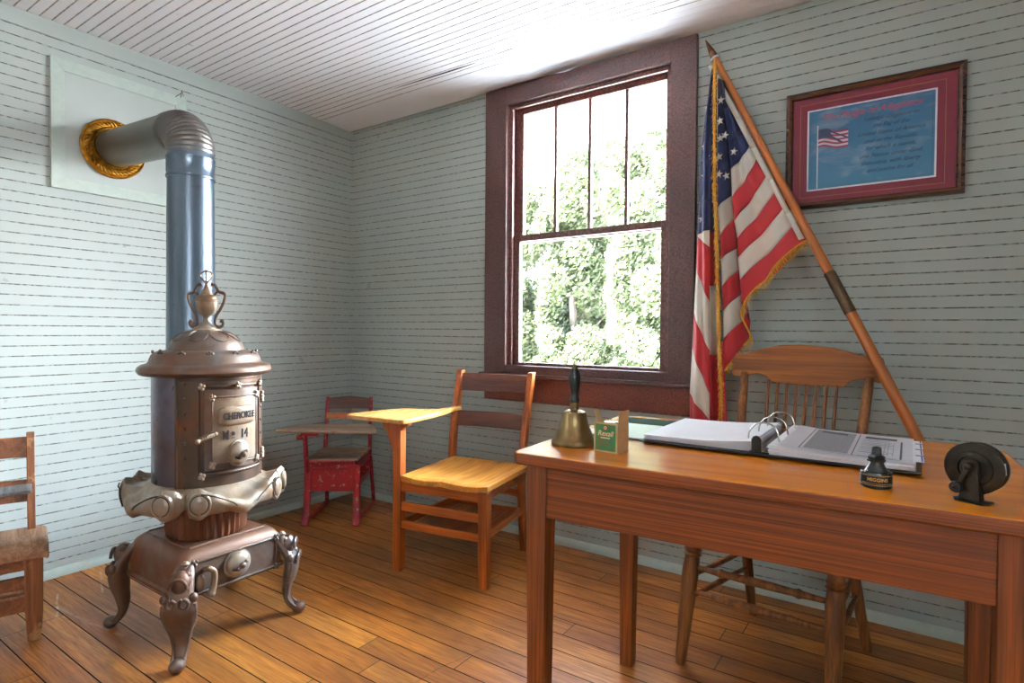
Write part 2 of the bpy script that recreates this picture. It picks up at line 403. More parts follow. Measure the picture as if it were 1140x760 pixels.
def cloth(name, h):
    m = N(name); c = lin(h); n = m.noise(320, 2); n2 = m.noise(7, 3)
    m.set(m.mix(m.ramp(n2, (.3, g(.18)), (.7, g(0))), c, tuple(x*.6 for x in c[:3])+(1,)), .75); m.bump(n, .15, .001)
    try: m.p.inputs['Sheen Weight'].default_value = .15
    except Exception: pass
    return m.mat
M_blue = cloth('flag_navy', '#28305c'); M_fw = cloth('flag_cream', '#d8d0c2'); M_fr = cloth('flag_red', '#ad1f28')

# flag drape points (x, y, z in metres)
FLAG={"A": {"L": [[2.4689, -0.115, 2.194], [2.4891, -0.115, 2.0687], [2.5094, -0.115, 1.9216], [2.522, -0.115, 1.8067], [2.5272, -0.115, 1.6895], [2.5377, -0.115, 1.5868], [2.5513, -0.115, 1.5142], [2.5543, -0.115, 1.4315], [2.5645, -0.115, 1.341], [2.5731, -0.115, 1.2396]], "R": [[2.4605, -0.0488, 2.2276], [2.5093, -0.0652, 2.1108], [2.5551, -0.0823, 1.9938], [2.5905, -0.096, 1.9023], [2.6192, -0.1063, 1.8345], [2.6604, -0.1176, 1.7597], [2.6984, -0.1281, 1.6926], [2.738, -0.1385, 1.6268], [2.7826, -0.1492, 1.5601], [2.8244, -0.1618, 1.4849]], "c": [0, 0, 0, 1, 2, 1, 2, 1, 2]}, "B": {"L": [[2.4728, -0.15, 2.1805], [2.4726, -0.15, 2.061], [2.4756, -0.15, 1.8356], [2.4782, -0.15, 1.6437], [2.4908, -0.15, 1.5259], [2.494, -0.15, 1.4257], [2.5, -0.15, 1.3122], [2.505, -0.15, 1.2094], [2.5092, -0.15, 1.0927], [2.5132, -0.15, 0.961]], "R": [[2.4627, -0.085, 2.2063], [2.4831, -0.085, 2.0795], [2.5043, -0.085, 1.8849], [2.5197, -0.085, 1.7019], [2.5321, -0.085, 1.6036], [2.5448, -0.085, 1.4771], [2.5515, -0.085, 1.3856], [2.5603, -0.085, 1.2791], [2.5744, -0.085, 1.1727], [2.5971, -0.085, 1.0897]], "c": [0, 0, 0, 1, 2, 1, 2, 1, 2]}, "C": {"L": [[2.4294, -0.075, 2.2487], [2.3989, -0.075, 2.0614], [2.3815, -0.075, 1.8687], [2.3791, -0.075, 1.692], [2.3745, -0.075, 1.5464], [2.3743, -0.075, 1.5425], [2.3693, -0.075, 1.4043], [2.3621, -0.075, 1.2057], [2.3565, -0.075, 1.0501], [2.3478, -0.075, 0.8493], [2.3495, -0.075, 0.7208]], "R": [[2.4527, -0.12, 2.2302], [2.4414, -0.12, 2.039], [2.4387, -0.12, 1.8487], [2.4382, -0.12, 1.6881], [2.4378, -0.12, 1.5577], [2.4386, -0.12, 1.4847], [2.4417, -0.12, 1.2497], [2.4445, -0.12, 1.0414], [2.447, -0.12, 0.8559], [2.4485, -0.12, 0.7436], [2.4486, -0.12, 0.7339]], "c": [0, 0, 0, 0, 1, 2, 1, 2, 1, 2]}, "D": {"L": [[2.4525, -0.12, 2.2265], [2.4414, -0.12, 2.039], [2.4387, -0.12, 1.8487], [2.4382, -0.12, 1.6766], [2.4378, -0.12, 1.55], [2.4408, -0.12, 1.3191], [2.4448, -0.12, 1.0221], [2.4486, -0.12, 0.7359]], "R": [[2.4436, -0.065, 2.249], [2.4462, -0.065, 2.0549], [2.4488, -0.065, 1.8605], [2.4531, -0.065, 1.685], [2.4574, -0.065, 1.5562], [2.465, -0.065, 1.3219], [2.4743, -0.065, 1.0213], [2.4832, -0.065, 0.7323]], "c": [0, 0, 0, 0, 2, 1, 2]}, "E": {"L": [[2.4709, -0.065, 1.0798], [2.4771, -0.065, 0.9041], [2.4832, -0.065, 0.7323]], "R": [[2.4987, -0.1, 1.0807], [2.5067, -0.1, 0.9081], [2.5165, -0.1, 0.736]], "c": [2, 2]}}
STARS=[[2.4177, -0.097, 1.9891], [2.4056, -0.092, 1.9268], [2.4254, -0.112, 1.8735], [2.4117, -0.107, 1.7944], [2.4222, -0.112, 1.6877], [2.3982, -0.092, 1.6124], [2.4245, -0.112, 2.0832], [2.4849, -0.152, 2.0018], [2.4859, -0.152, 1.9307], [2.5032, -0.142, 1.9415], [2.533, -0.112, 1.877], [2.4833, -0.152, 1.8526], [2.4842, -0.152, 1.7813], [2.5084, -0.132, 1.7748], [2.4847, -0.142, 2.0909]]
FRV=[[2.4629, -0.165, 2.2594], [2.462, -0.165, 2.1926], [2.4633, -0.165, 2.1215], [2.4643, -0.165, 2.0206], [2.4661, -0.165, 1.8858], [2.4705, -0.165, 1.6943], [2.48, -0.165, 1.5397], [2.4808, -0.165, 1.4797], [2.4908, -0.165, 1.2241], [2.4979, -0.165, 1.0288], [2.5076, -0.165, 0.8525], [2.5052, -0.165, 0.7582]]
FRB=[[2.8286, -0.17, 1.48], [2.7908, -0.165, 1.4595], [2.745, -0.155, 1.4254], [2.7021, -0.15, 1.3824], [2.6708, -0.14, 1.3344], [2.6317, -0.13, 1.3039], [2.5997, -0.125, 1.2683], [2.578, -0.12, 1.2281], [2.5713, -0.12, 1.1945], [2.5816, -0.1, 1.1573], [2.6036, -0.1, 1.1124], [2.5969, -0.1, 1.0861], [2.5674, -0.11, 1.0518], [2.5402, -0.13, 1.0101], [2.5181, -0.155, 0.9577]]
# ------------------------------------------------------------------ room shell
CZ, RXW, RYB = 2.474, 4.9, -5.2
def bands(z0, z1, pitch, off, gw):
    out = [(z0, z1)]; res = []; k = math.floor((z0-off)/pitch)
    cur = z0
    while True:
        gz = off+k*pitch; k += 1
        if gz-gw/2 <= cur: continue
        if gz+gw/2 >= z1: break
        res.append((cur, gz-gw/2, 0)); res.append((gz-gw/2, gz+gw/2, 1)); cur = gz+gw/2
    res.append((cur, z1, 0)); return res
def beaded(mb, P, z0, z1, a0, a1, pitch=.044, off=1.083, gw=.0046, gd=.0018, na=1, wavy=0):
    # P(a, depth, z) -> point ; boards run along a
    for (b0, b1, g_) in bands(z0, z1, pitch, off, gw):
        for i in range(na):
            s0 = a0+(a1-a0)*i/na; s1 = a0+(a1-a0)*(i+1)/na
            if g_:
                c = (b0+b1)/2
                mb.add([P(s0, 0, b0), P(s1, 0, b0), P(s1, gd, c), P(s0, gd, c)], [(0, 1, 2, 3)], 1)
                mb.add([P(s0, gd, c), P(s1, gd, c), P(s1, 0, b1), P(s0, 0, b1)], [(0, 1, 2, 3)], 1)
            else:
                mb.add([P(s0, 0, b0), P(s1, 0, b0), P(s1, 0, b1), P(s0, 0, b1)], [(0, 1, 2, 3)], 0)
def wall(name, P, length0, length1, holes, gm, th=.12):
    # holes: (a0,a1,z0,z1)
    mb = MB(); regs = []
    if holes:
        hs = sorted(holes); cur = length0
        for a0, a1, z0, z1 in hs:
            regs.append((cur, a0, 0, CZ)); regs.append((a0, a1, 0, z0)); regs.append((a0, a1, z1, CZ)); cur = a1
        regs.append((cur, length1, 0, CZ))
    else: regs = [(length0, length1, 0, CZ)]
    for a0, a1, z0, z1 in regs:
        beaded(mb, P, z0, z1, a0, a1)
        q = [P(a0, .006, z0), P(a1, .006, z0), P(a1, .006, z1), P(a0, .006, z1), P(a0, th, z0), P(a1, th, z0), P(a1, th, z1), P(a0, th, z1)]
        mb.add(q, [(0, 1, 2, 3), (7, 6, 5, 4), (0, 4, 5, 1), (1, 5, 6, 2), (2, 6, 7, 3), (3, 7, 4, 0)], 0)
    return tag(mb.build(name, [M_wall, gm], norm=False, smooth=False), kind='structure')
HB = (1.25, 2.28, .93, 2.40)
wall('wall_back', lambda a, d, z: (a, d, z), -.12, RXW+.12, [HB], M_wgx)
HL = [(-4.4, -3.9, .9, 2.3)]
wall('wall_left', lambda a, d, z: (-d, a, z), RYB-.12, 0, HL, M_wgy)
HR = [(-4.7, -3.9, .9, 2.3)]
wall('wall_right', lambda a, d, z: (RXW+d, a, z), RYB-.12, 0, HR, M_wgy)
HF = []
wall('wall_front', lambda a, d, z: (a, RYB-d, z), -.12, RXW+.12, HF, M_wgx)
# floor: real gaps between boards
mb = MB()
beaded(mb, lambda a, d, y: (a, y, -d), RYB-.1, .1, -.1, RXW+.1, pitch=.0995, off=-1.295, gw=.004, gd=.008)
mb.box(((RXW)/2, RYB/2, -.06), (RXW+.3, -RYB+.3, .09), 0)
tag(mb.build('floor', [M_floor, M_fgap], norm=False, smooth=False), kind='structure')
# ceiling: boards run along x, slack and bulging near the window wall
def csag(x, y):
    d = -y; e = max(0, 1-d/.55)
    s = .028*e*e*(.5+.5*sin(x*2.1+.6)) + .012*e*sin(x*5.1+1.3)*(1-e)
    s += .010*math.exp(-((x-1.45-.15*d)/.07)**2)*e
    return max(-.003, s)*min(1, d/.02+.15)
mb = MB()
for (b0, b1, g_) in bands(RYB-.1, .1, .0443, -1.37, .006):
    for i in range(52):
        s0 = -.1+(RXW+.2)*i/52; s1 = -.1+(RXW+.2)*(i+1)/52; near = b0 > -.25
        def Q(x, d, y): return (x, y, CZ+d-csag(x, y))
        if g_:
            c = (b0+b1)/2; dd = .0035 if not near else .0012; mi = 0 if near else 1
            mb.add([Q(s0, 0, b0), Q(s1, 0, b0), Q(s1, dd, c), Q(s0, dd, c)], [(0, 1, 2, 3)], mi)
            mb.add([Q(s0, dd, c), Q(s1, dd, c), Q(s1, 0, b1), Q(s0, 0, b1)], [(0, 1, 2, 3)], mi)
        else: mb.add([Q(s0, 0, b0), Q(s1, 0, b0), Q(s1, 0, b1), Q(s0, 0, b1)], [(0, 1, 2, 3)], 0)
mb.box((RXW/2, RYB/2, CZ+.1), (RXW+.3, -RYB+.3, .12), 0)
# an open seam between two boards
seam = [(.72, .0), (.82, .003), (1.0, .0055), (1.2, .006), (1.3, .003), (1.36, 0)]
for (x0, w0), (x1, w1) in zip(seam, seam[1:]):
    yy = -.335
    mb.add([(x0, yy-w0, CZ-csag(x0, yy)-.0012), (x1, yy-w1, CZ-csag(x1, yy)-.0012), (x1, yy+w1, CZ-csag(x1, yy)-.0012), (x0, yy+w0, CZ-csag(x0, yy)-.0012)], [(0, 1, 2, 3)], 2)
mb.add([(1.48, -.362, CZ-.0105), (1.57, -.364, CZ-.0105), (1.57, -.358, CZ-.0105), (1.48, -.357, CZ-.0105)], [(0, 1, 2, 3)], 2)
tag(mb.build('ceiling', [M_ceil, M_cg, M_crack], norm=False, smooth=False), kind='structure')
# quarter-round shoe mould / baseboard
def shoe(name, a, b, nrm):
    mb = MB(); a, b, nrm = Vector(a), Vector(b), Vector(nrm); pr = [(0, 0), (.022, 0), (.021, .012), (.016, .024), (.009, .034), (0, .038)]
    vs = [tuple(p+nrm*u+Vector((0, 0, v))) for p in (a, b) for u, v in pr]; n = len(pr)
    mb.add(vs, [(i, (i+1) % n, n+(i+1) % n, n+i) for i in range(n)])
    return tag(mb.build(name, M_trimw), kind='structure')
shoe('baseboard_back', (0, 0, 0), (RXW, 0, 0), (0, -1, 0)); shoe('baseboard_left', (0, RYB, 0), (0, 0, 0), (1, 0, 0))
shoe('baseboard_right', (RXW, 0, 0), (RXW, RYB, 0), (-1, 0, 0)); shoe('baseboard_front', (RXW, RYB, 0), (0, RYB, 0), (0, 1, 0))
# plain top board along the left wall
mb = MB(); mb.box((.004, RYB/2, CZ-.035), (.008, -RYB, .07)); tag(mb.build('trim_1', M_wall), kind='structure')

# ------------------------------------------------------------------ the window seen in the photo
win = bpy.data.objects.new('window_1', None); C.objects.link(win); win['kind'] = 'structure'
X0, X1 = 1.30, 2.225     # clear opening
mb = MB()
mb.box(((1.155+X0)/2, -.011, (.885+2.462)/2), (X0-1.155, .026, 2.462-.885))
mb.box(((X1+2.345)/2, -.011, (.885+2.462)/2), (2.345-X1, .026, 2.462-.885))
mb.box(((X0+X1)/2, -.011, (2.365+2.462)/2), (X1-X0, .026, 2.462-2.365))
mb.build('casing', M_casing, win, bevel=.003)
mb = MB()   # jambs and head, stops
for x in (X0-.012, X1+.012): mb.box((x, .06, 1.65), (.028, .13, 1.47))
mb.box(((X0+X1)/2, .06, 2.379), (X1-X0+.05, .13, .028))
for x in (X0+.012, X1-.012): mb.box((x, .012, 1.63), (.024, .016, 1.45))
mb.box(((X0+X1)/2, .012, 2.355), (X1-X0, .016, .022))
mb.build('jamb', M_sash, win, bevel=.002)
mb = MB(); mb.box((1.745, -.017, .874), (1.235, .05, .022)); mb.box(((X0+X1)/2, .06, .905), (X1-X0+.05, .16, .05))
mb.build('window_sill', M_casing, win, bevel=.004)
mb = MB(); mb.box((1.745, -.01, .799), (1.18, .022, .13)); mb.build('apron', M_apron, win, bevel=.003)
def sash(name, y, z0, z1, st, bot, top, munt):
    mb = MB(); a, b = X0+.002, X1-.002
    mb.box((a+st/2, y, (z0+z1)/2), (st, .032, z1-z0)); mb.box((b-st/2, y, (z0+z1)/2), (st, .032, z1-z0))
    mb.box(((a+b)/2, y, z0+bot/2), (b-a-2*st, .032, bot)); mb.box(((a+b)/2, y, z1-top/2), (b-a-2*st, .032, top))
    for k in range(1, munt):
        x = a+st+(b-a-2*st)*k/munt; mb.box((x, y, (z0+z1)/2), (.017, .026, z1-z0-bot-top))
    s_ = mb.build(name, M_sash, win, bevel=.003)
    gl = MB(); gl.box(((a+b)/2, y+.004, (z0+bot+z1-top)/2), (b-a-2*st, .003, z1-z0-bot-top)); gl.build('glass_pane', M_glass, s_)
    return s_
up = sash('upper_sash', .085, 1.612, 2.366, .05, .035, .035, 4)
lo = sash('lower_sash', .045, .890, 1.650, .055, .055, .034, 1)
mb = MB(); mb.box((1.70, .026, .918), (.055, .006, .022)); mb.box((1.70, .02, .912), (.035, .008, .008)); mb.build('sash_lift', M_dmetal, lo, bevel=.001)
portal(((X0+X1)/2, .135, 1.64), (radians(90), 0, pi), .94, 1.46)
# unseen windows added behind the camera to fill the room with daylight
def fill_window(n, mk, a0, a1, z0, z1):
    o = bpy.data.objects.new('window_%d' % n, None); C.objects.link(o); o['kind'] = 'structure'
    mb = MB(); cw = .12
    def bx(a, b, z, zz, d0, d1): 
        p = [mk(u, d, v) for d in (d0, d1) for u, v in ((a, z), (b, z), (b, zz), (a, zz))]
        mb.add(p, [(0, 1, 2, 3), (7, 6, 5, 4), (0, 4, 5, 1), (1, 5, 6, 2), (2, 6, 7, 3), (3, 7, 4, 0)])
    bx(a0-cw, a0, z0-.05, z1+cw, -.024, .001); bx(a1, a1+cw, z0-.05, z1+cw, -.024, .001); bx(a0, a1, z1, z1+cw, -.024, .001); bx(a0-cw-.03, a1+cw+.03, z0-.07, z0-.045, -.05, .001)
    mb.build('casing', M_casing, o, bevel=.003)
    mb = MB()
    for zz0, zz1, d in ((z0, (z0+z1)/2+.02, .04), ((z0+z1)/2-.02, z1, .08)):
        bx(a0, a0+.05, zz0, zz1, d, d+.03); bx(a1-.05, a1, zz0, zz1, d, d+.03); bx(a0+.05, a1-.05, zz0, zz0+.045, d, d+.03); bx(a0+.05, a1-.05, zz1-.04, zz1, d, d+.03)
    mb.build('sash', M_sash, o, bevel=.002)
for k_, h_ in enumerate(HL): fill_window(6+k_, lambda a, d, z: (-d, a, z), *h_) 
for k_, h_ in enumerate(HR): fill_window(3+k_, lambda a, d, z: (RXW+d, a, z), *h_)
for h in HL: portal((-.11, (h[0]+h[1])/2, 1.6), (0, radians(-90), 0), 1.4, 1.1)
for h in HR: portal((RXW+.11, (h[0]+h[1])/2, 1.6), (0, radians(90), 0), 1.4, 1.1)

# ------------------------------------------------------------------ outdoors
M_yard = plain('pale_bounce_yard', '#d3d4d4', .9, var=.06, scale=6)  # unseen ground, kept pale to bounce daylight up to the ceiling
mb = MB(); mb.box((0, 15, -.4), (60, 60, .1)); tag(mb.build('yard_ground', M_yard), kind='structure')
mb = MB(); mb.box((2.4, .72, 2.62), (8, 1.16, .03)); mb.box((2.4, 1.31, 2.60), (8, .03, .11)); mb.box((2.4, -2.6, 2.72), (8, 8, .03))
tag(mb.build('trim_2', plain('eave_paint', '#e8e8e6', .6, var=.03)), kind='structure')
def leaf_mat(name, a, b):
    m = N(name); n = m.noise(3, 3); wn = m.noise(60, 1)
    m.set(m.mix(m.ramp(wn, (.35, g(0)), (.65, g(1))), lin(a), lin(b)), .6)
    tl = m.n('ShaderNodeBsdfTranslucent'); tl.inputs[0].default_value = lin(b); mx = m.n('ShaderNodeMixShader'); mx.inputs[0].default_value = .3
    m.l(m.p.outputs[0], mx.inputs[1]); m.l(tl.outputs[0], mx.inputs[2]); m.l(mx.outputs[0], m.out.inputs[0]); return m.mat
LEAF = [leaf_mat('leaf_bright', '#3a432c', '#525c3d'), leaf_mat('leaf_mid', '#333b25', '#495335')]
M_bark = plain('bark', '#3d3630', .9, var=.3, scale=20)
def tree(x, y, h, r, lm, n, label):
    t = thing('leafy_tree', label, 'tree', (x, y, -.35), 0, 'trees beyond the window')
    tr = MB(); tr.tube([(0, 0, 0), (.05, .03, h*.3), (-.04, 0, h*.6), (0, .05, h*.85)], [.09, .07, .05, .02], 8)
    for k in range(6):
        a = k*1.1; z = h*(.25+.1*k); tr.tube([(0, 0, z), (cos(a)*r*.4, sin(a)*r*.4, z+.35), (cos(a)*r*.75, sin(a)*r*.75, z+.6)], [.04, .025, .01], 6)
    tr.build('trunk', M_bark, t)
    mb = MB(); vs = []; fs = []; ms = []
    cl = []
    for _ in range(44):
        a_, q_ = random.uniform(0, 2*pi), r*.62*random.random()**.5; cl.append((q_*cos(a_), q_*sin(a_), h*random.uniform(.07, .93), r*.38))
    for i in range(n):
        cx, cy, cz, cr = random.choice(cl)
        d = Vector((random.gauss(0, 1), random.gauss(0, 1), random.gauss(0, 1))).normalized()*cr*random.uniform(.55, 1.05)
        p = Vector((cx, cy, cz))+d; s_ = random.uniform(.03, .06)
        q = Vector((random.gauss(0, 1), random.gauss(0, 1), random.gauss(0, 1))).normalized(); u = q.orthogonal().normalized(); v = q.cross(u)
        b = len(vs); vs += [p-u*s_, p-v*s_*.5, p+u*s_, p+v*s_*.5]; fs.append((b, b+1, b+2, b+3)); 
    mb.add(vs, fs, 0); mb.build('foliage', lm, t, norm=False, smooth=False)
TR = [(-.30, 6.0, 4.6, .72, 0, 'near leafy tree at the right side of the window view'), (-1.62, 6.1, 4.2, .72, 1, 'near leafy tree in the middle of the window view'),
      (-2.95, 6.2, 4.4, .74, 0, 'near leafy tree at the left side of the window view'), (-1.0, 8.6, 6.3, .9, 1, 'taller far tree seen behind at the right of the window view'),
      (-2.05, 7.4, 4.9, .62, 0, 'narrow leafy tree standing between the near and far trees in the window view'), (-.55, 7.35, 5.2, .50, 1, 'slim leafy tree between near and far trees toward the right of the window view'),
      (-3.0, 11.2, 7.4, .95, 0, 'farthest tallest tree filling the gap at the middle of the window view'),
      (-2.8, 8.9, 5.9, .9, 0, 'taller far tree seen behind in the middle of the window view'), (-4.6, 8.8, 5.3, .92, 1, 'taller far tree seen behind at the left of the window view')]
for x, y, h, r, k, lb in TR: tree(x, y, h, r, LEAF[k], 34000, lb)

# loose paper strip hanging at the ceiling edge over the window
mb = MB(); pts = smooth_path([(1.60, -.045, 2.455), (1.66, -.06, 2.440), (1.71, -.065, 2.437), (1.76, -.06, 2.446)], 6)
mb.tube(pts, [.002+.004*sin(pi*i/(len(pts)-1)) for i in range(len(pts))], 6, flat=.25)
tag(mb.build('peeling_strip', M_ceil), 'thin curl of white paper peeling from ceiling above the window', 'paper strip')
# ------------------------------------------------------------------ cast iron stove (front faces +x)
st = thing('parlor_stove', 'tall round cast iron parlor stove with scrolled skirt, curved feet and urn finial', 'stove', (.94, -1.49, 0))
def cp(a, z, r): return (r*cos(a), r*sin(a), z)
def cslab(mb, a0, a1, z0, z1, r0, r1, n=10, m=0):
    vs = []
    for i in range(n+1):
        a = a0+(a1-a0)*i/n; vs += [cp(a, z0, r0), cp(a, z0, r1), cp(a, z1, r1), cp(a, z1, r0)]
    fs = [(0, 1, 2, 3), (4*n+3, 4*n+2, 4*n+1, 4*n)]
    for i in range(n):
        for k in range(4): fs.append((4*i+k, 4*i+4+k, 4*i+4+(k+1) % 4, 4*i+(k+1) % 4))
    mb.add(vs, fs, m)
R_ = radians
# firebox drum
mb = MB(); mb.lathe([(.150, .50), (.208, .50), (.208, .965), (.150, .965)], seg=64); mb.build('drum', M_bsteel, st)
mb = MB(); cslab(mb, R_(-58), R_(58), .505, .960, .200, .217, 26)
for a in (-58, 58): mb.tube([cp(R_(a), .51, .214), cp(R_(a), .955, .214)], .007, 8)
cslab(mb, R_(-57), R_(57), .935, .957, .21, .2225, 26); cslab(mb, R_(-57), R_(57), .512, .530, .21, .2235, 26)
for a in (-49, 49):
    for k in range(8): mb.ball(cp(R_(a), .56+k*.052, .217), .006, 0, 8)
mb.build('front_casting', M_irondark, st, bevel=.0015)
# fire door
mb = MB(); cslab(mb, R_(-35), R_(35), .60, .918, .212, .2235, 20)
for z in (.604, .914): mb.tube([cp(R_(a), z, .2245) for a in range(-35, 36, 5)], .006, 8)
for a in (-35, 35): mb.tube([cp(R_(a), z, .2245) for z in (.604, .75, .914)], .006, 8)
mb.build('door_frame', M_irondark, st)
door = MB(); cslab(door, R_(-30), R_(30), .616, .902, .220, .2305, 20); cslab(door, R_(-23), R_(26), .64, .872, .228, .2335, 16, 1)
for z in (.636, .876): door.tube([cp(R_(-23+49*i/10), z, .2335) for i in range(11)], .0038, 8)
for a in (-23, 26): door.tube([cp(R_(a), z, .2335) for z in (.636, .876)], .0038, 8)
dob = door.build('fire_door', [M_iron, M_ironlight], st, bevel=.0015)
for a, z in ((-23, .636), (26, .636), (-23, .876), (26, .876), (-23, .745), (-32, .915), (2, .915), (32, .915), (-32, .60)):
    mb = MB()
    for k in range(4):
        q = k*pi/2+.4; mb.ball(cp(R_(a)+cos(q)*.008/.235, z+sin(q)*.008, .2365), (.0068, .0068, .0068), 0, 8)
    mb.ball(cp(R_(a), z, .238), .0055, 0, 8)
    mb.build('rosette', M_ironlight, dob)
mb = MB()
def plate(u, v):
    x, y = 2*u-1, 2*v-1; k = max(abs(x)**5, abs(y)**5); s_ = (1-min(1, (abs(x)**5+abs(y)**5)))
    k2 = (abs(x)**5+abs(y)**5)**.2; q = max(abs(x), abs(y)); f_ = q/k2 if k2 > 0 else 1
    return cp(R_(2.5)+R_(21)*x*f_, .806+.036*y*f_, .232+.0135*max(0, 1-q**5)**.5)
mb.grid(plate, 26, 18)
pl = mb.build('name_plate', M_ironlight, dob, bevel=.002)
def cyl_text(st_, size, ac, zc, r, mat, par, name, bold=0.0, sp=1, ext=.0016, sx=.8):
    vs, fs = text_geo(st_, size, 0, ext, bold=bold, space=sp); m_ = MB()
    m_.add([cp(ac+x*sx/r, zc+y, r+z) for x, y, z in vs], fs); o = m_.build(name, mat, par, smooth=False); return o
cyl_text('CHEROKEE', .0355, R_(2.5), .806, .2465, M_irongroove, pl, 'lettering', .0004, 1.0)
cyl_text('N', .046, R_(-10.5), .737, .2345, M_irongroove, dob, 'lettering', .0007)
cyl_text('o', .028, R_(-3.2), .744, .2345, M_irongroove, dob, 'lettering', .0012)
cyl_text('14', .046, R_(9), .737, .2345, M_irongroove, dob, 'lettering', .0007)
cslab_o = MB(); cslab(cslab_o, R_(-4.6), R_(-1.8), .7255, .7285, .234, .2358, 3); cslab_o.build('underline', M_irongroove, dob)
def dial(par, X, r, mat=M_ironlight):
    mb = MB(); mb.lathe([(r*1.12, 0), (r*1.12, .004), (r*1.0, .006), (r*.99, .010), (r*.9, .018), (r*.6, .027), (r*.2, .031), (1e-6, .031)], seg=36, X=X)
    o = mb.build('draft_dial', mat, par)
    k = MB(); k.box((0, 0, .036), (r*.22, r*.95, .012), X=X @ RZ(R_(35))); k.ball((0, 0, .038), (r*.26, r*.26, .012), X=X)
    k.box((r*.42, -r*.35, .030), (r*.16, r*.62, .004), 1, X @ RZ(R_(-20)))
    k.build('dial_tab', [M_iron, M_irongroove], o, bevel=.002)
Xd = RZ(R_(2)) @ T(.2335, 0, .668) @ RY(pi/2)
dial(dob, Xd, .043)
mb = MB(); hp = smooth_path([cp(R_(-19), .748, .232), cp(R_(-22), .748, .258), cp(R_(-27), .744, .275), (.255, -.170, .735)], 5)
mb.tube(hp, [.006]*5+[.0085+.002*sin(i*.5) for i in range(len(hp)-5)], 10); mb.ball((.255, -.170, .735), .010)
for i in range(9): mb.lathe([(.0105, -.002), (.012, 0), (.0105, .002)], seg=10, X=T(*hp[5+i]) @ (Vector(hp[6+i])-Vector(hp[5+i])).to_track_quat('Z', 'X').to_matrix().to_4x4()) if 6+i < len(hp) else None
mb.build('door_handle', M_ironlight, st)
for z in (.86, .645):
    mb = MB(); mb.lathe([(.008, -.022), (.011, -.016), (.008, -.010), (.010, 0), (.008, .010), (.011, .016), (.008, .022)], c=cp(R_(40), z, .231), seg=12)
    for k in range(5): mb.ball(cp(R_(41)+cos(k*1.257)*.045, z+sin(k*1.257)*.011, .232), .007, 0, 8)
    mb.build('hinge', M_ironlight, st)
# lid and dome
mb = MB(); mb.lathe([(.16, .948), (.244, .948), (.254, .952), (.262, .962), (.262, .968), (.257, .978), (.244, .986), (.228, .990), (.222, .993), (.218, .998), (.214, 1.010), (.208, 1.022), (.197, 1.031), (.180, 1.036), (.155, 1.039), (.10, 1.04), (1e-6, 1.04)], seg=72)
for k in range(12):
    a = k*2*pi/12+.1
    for q in (-.05, 0, .05): mb.ball((cos(a+q)*.2, sin(a+q)*.2, 1.031+(.004 if q == 0 else 0)), (.006, .006, .005), 0, 8)
mb.build('lid', M_iron, st)
dome = [(.149, 1.036), (.149, 1.043), (.144, 1.057), (.132, 1.076), (.113, 1.092), (.09, 1.103), (.066, 1.110), (.05, 1.113), (1e-6, 1.113)]
def dz(r): return interp(r, [q[0] for q in dome[::-1]][1:], [q[1] for q in dome[::-1]][1:])
mb = MB(); mb.lathe(dome, seg=64)
for k in range(8):      # overlapping petals in low relief
    a = k*pi/4; pts = []
    for t in range(13):
        u = t/12; rr = .062+.074*sin(pi*u)**.7; aa = a+(u-.5)*1.15*(.55+.6*sin(pi*u))
        zr = interp(rr, [.05, .066, .09, .113, .132, .144], [1.113, 1.110, 1.103, 1.092, 1.076, 1.057]); pts.append((rr*cos(aa), rr*sin(aa), zr+.001))
    mb.tube(pts, .0032, 6)
mb.build('dome_top', M_iron, st)
# urn finial, turned a little so both handles show
ua = R_(34); fin = MB()
fin.lathe([(.060, 1.110), (.060, 1.116), (.050, 1.119), (.048, 1.124), (.036, 1.129), (.024, 1.137), (.016, 1.148), (.014, 1.160), (.018, 1.168), (.030, 1.178), (.040, 1.195), (.043, 1.213), (.043, 1.222), (.046, 1.224), (.046, 1.228), (.042, 1.231), (.040, 1.240), (.030, 1.247), (.024, 1.250), (.022, 1.257), (.015, 1.268), (.010, 1.276), (.0085, 1.283), (.004, 1.290), (.004, 1.338), (.006, 1.342), (1e-6, 1.346)], seg=36)
for z in (1.300, 1.315, 1.328): fin.ball((0, 0, z), (.007, .007, .004), 0, 8)
UH = RZ(ua)
for s_ in (-1, 1):
    fin.tube([(s_*x, 0, z) for x, z in [tuple(p)[:2] for p in smooth_path([(.0, 1.284, 0), (.010, 1.300, 0), (.026, 1.318, 0), (.022, 1.330, 0), (.012, 1.336, 0), (.002, 1.338, 0)], 4)]], .0035, 8, X=UH)
fo = fin.build('urn_finial', M_ironlight, st)
for s_ in (-1, 1):
    mb = MB(); k = .000497
    pp = [(345, 185), (352, 172), (372, 176), (392, 200), (412, 228), (462, 246), (456, 300), (425, 360), (388, 415), (380, 468), (405, 497), (438, 490), (450, 465), (436, 450), (426, 463)]
    mb.tube(smooth_path([(s_*(x-302)*k, 0, 1.341-(y-65)*k) for x, y in pp], 5), .0048, 8, X=UH, flat=1.3)
    mb.tube([(s_*(405-302)*k, 0, 1.341-(222-65)*k), (s_*(372-302)*k, 0, 1.341-(252-65)*k)], .0045, 8, X=UH)
    mb.build('urn_handle', M_iron, fo)
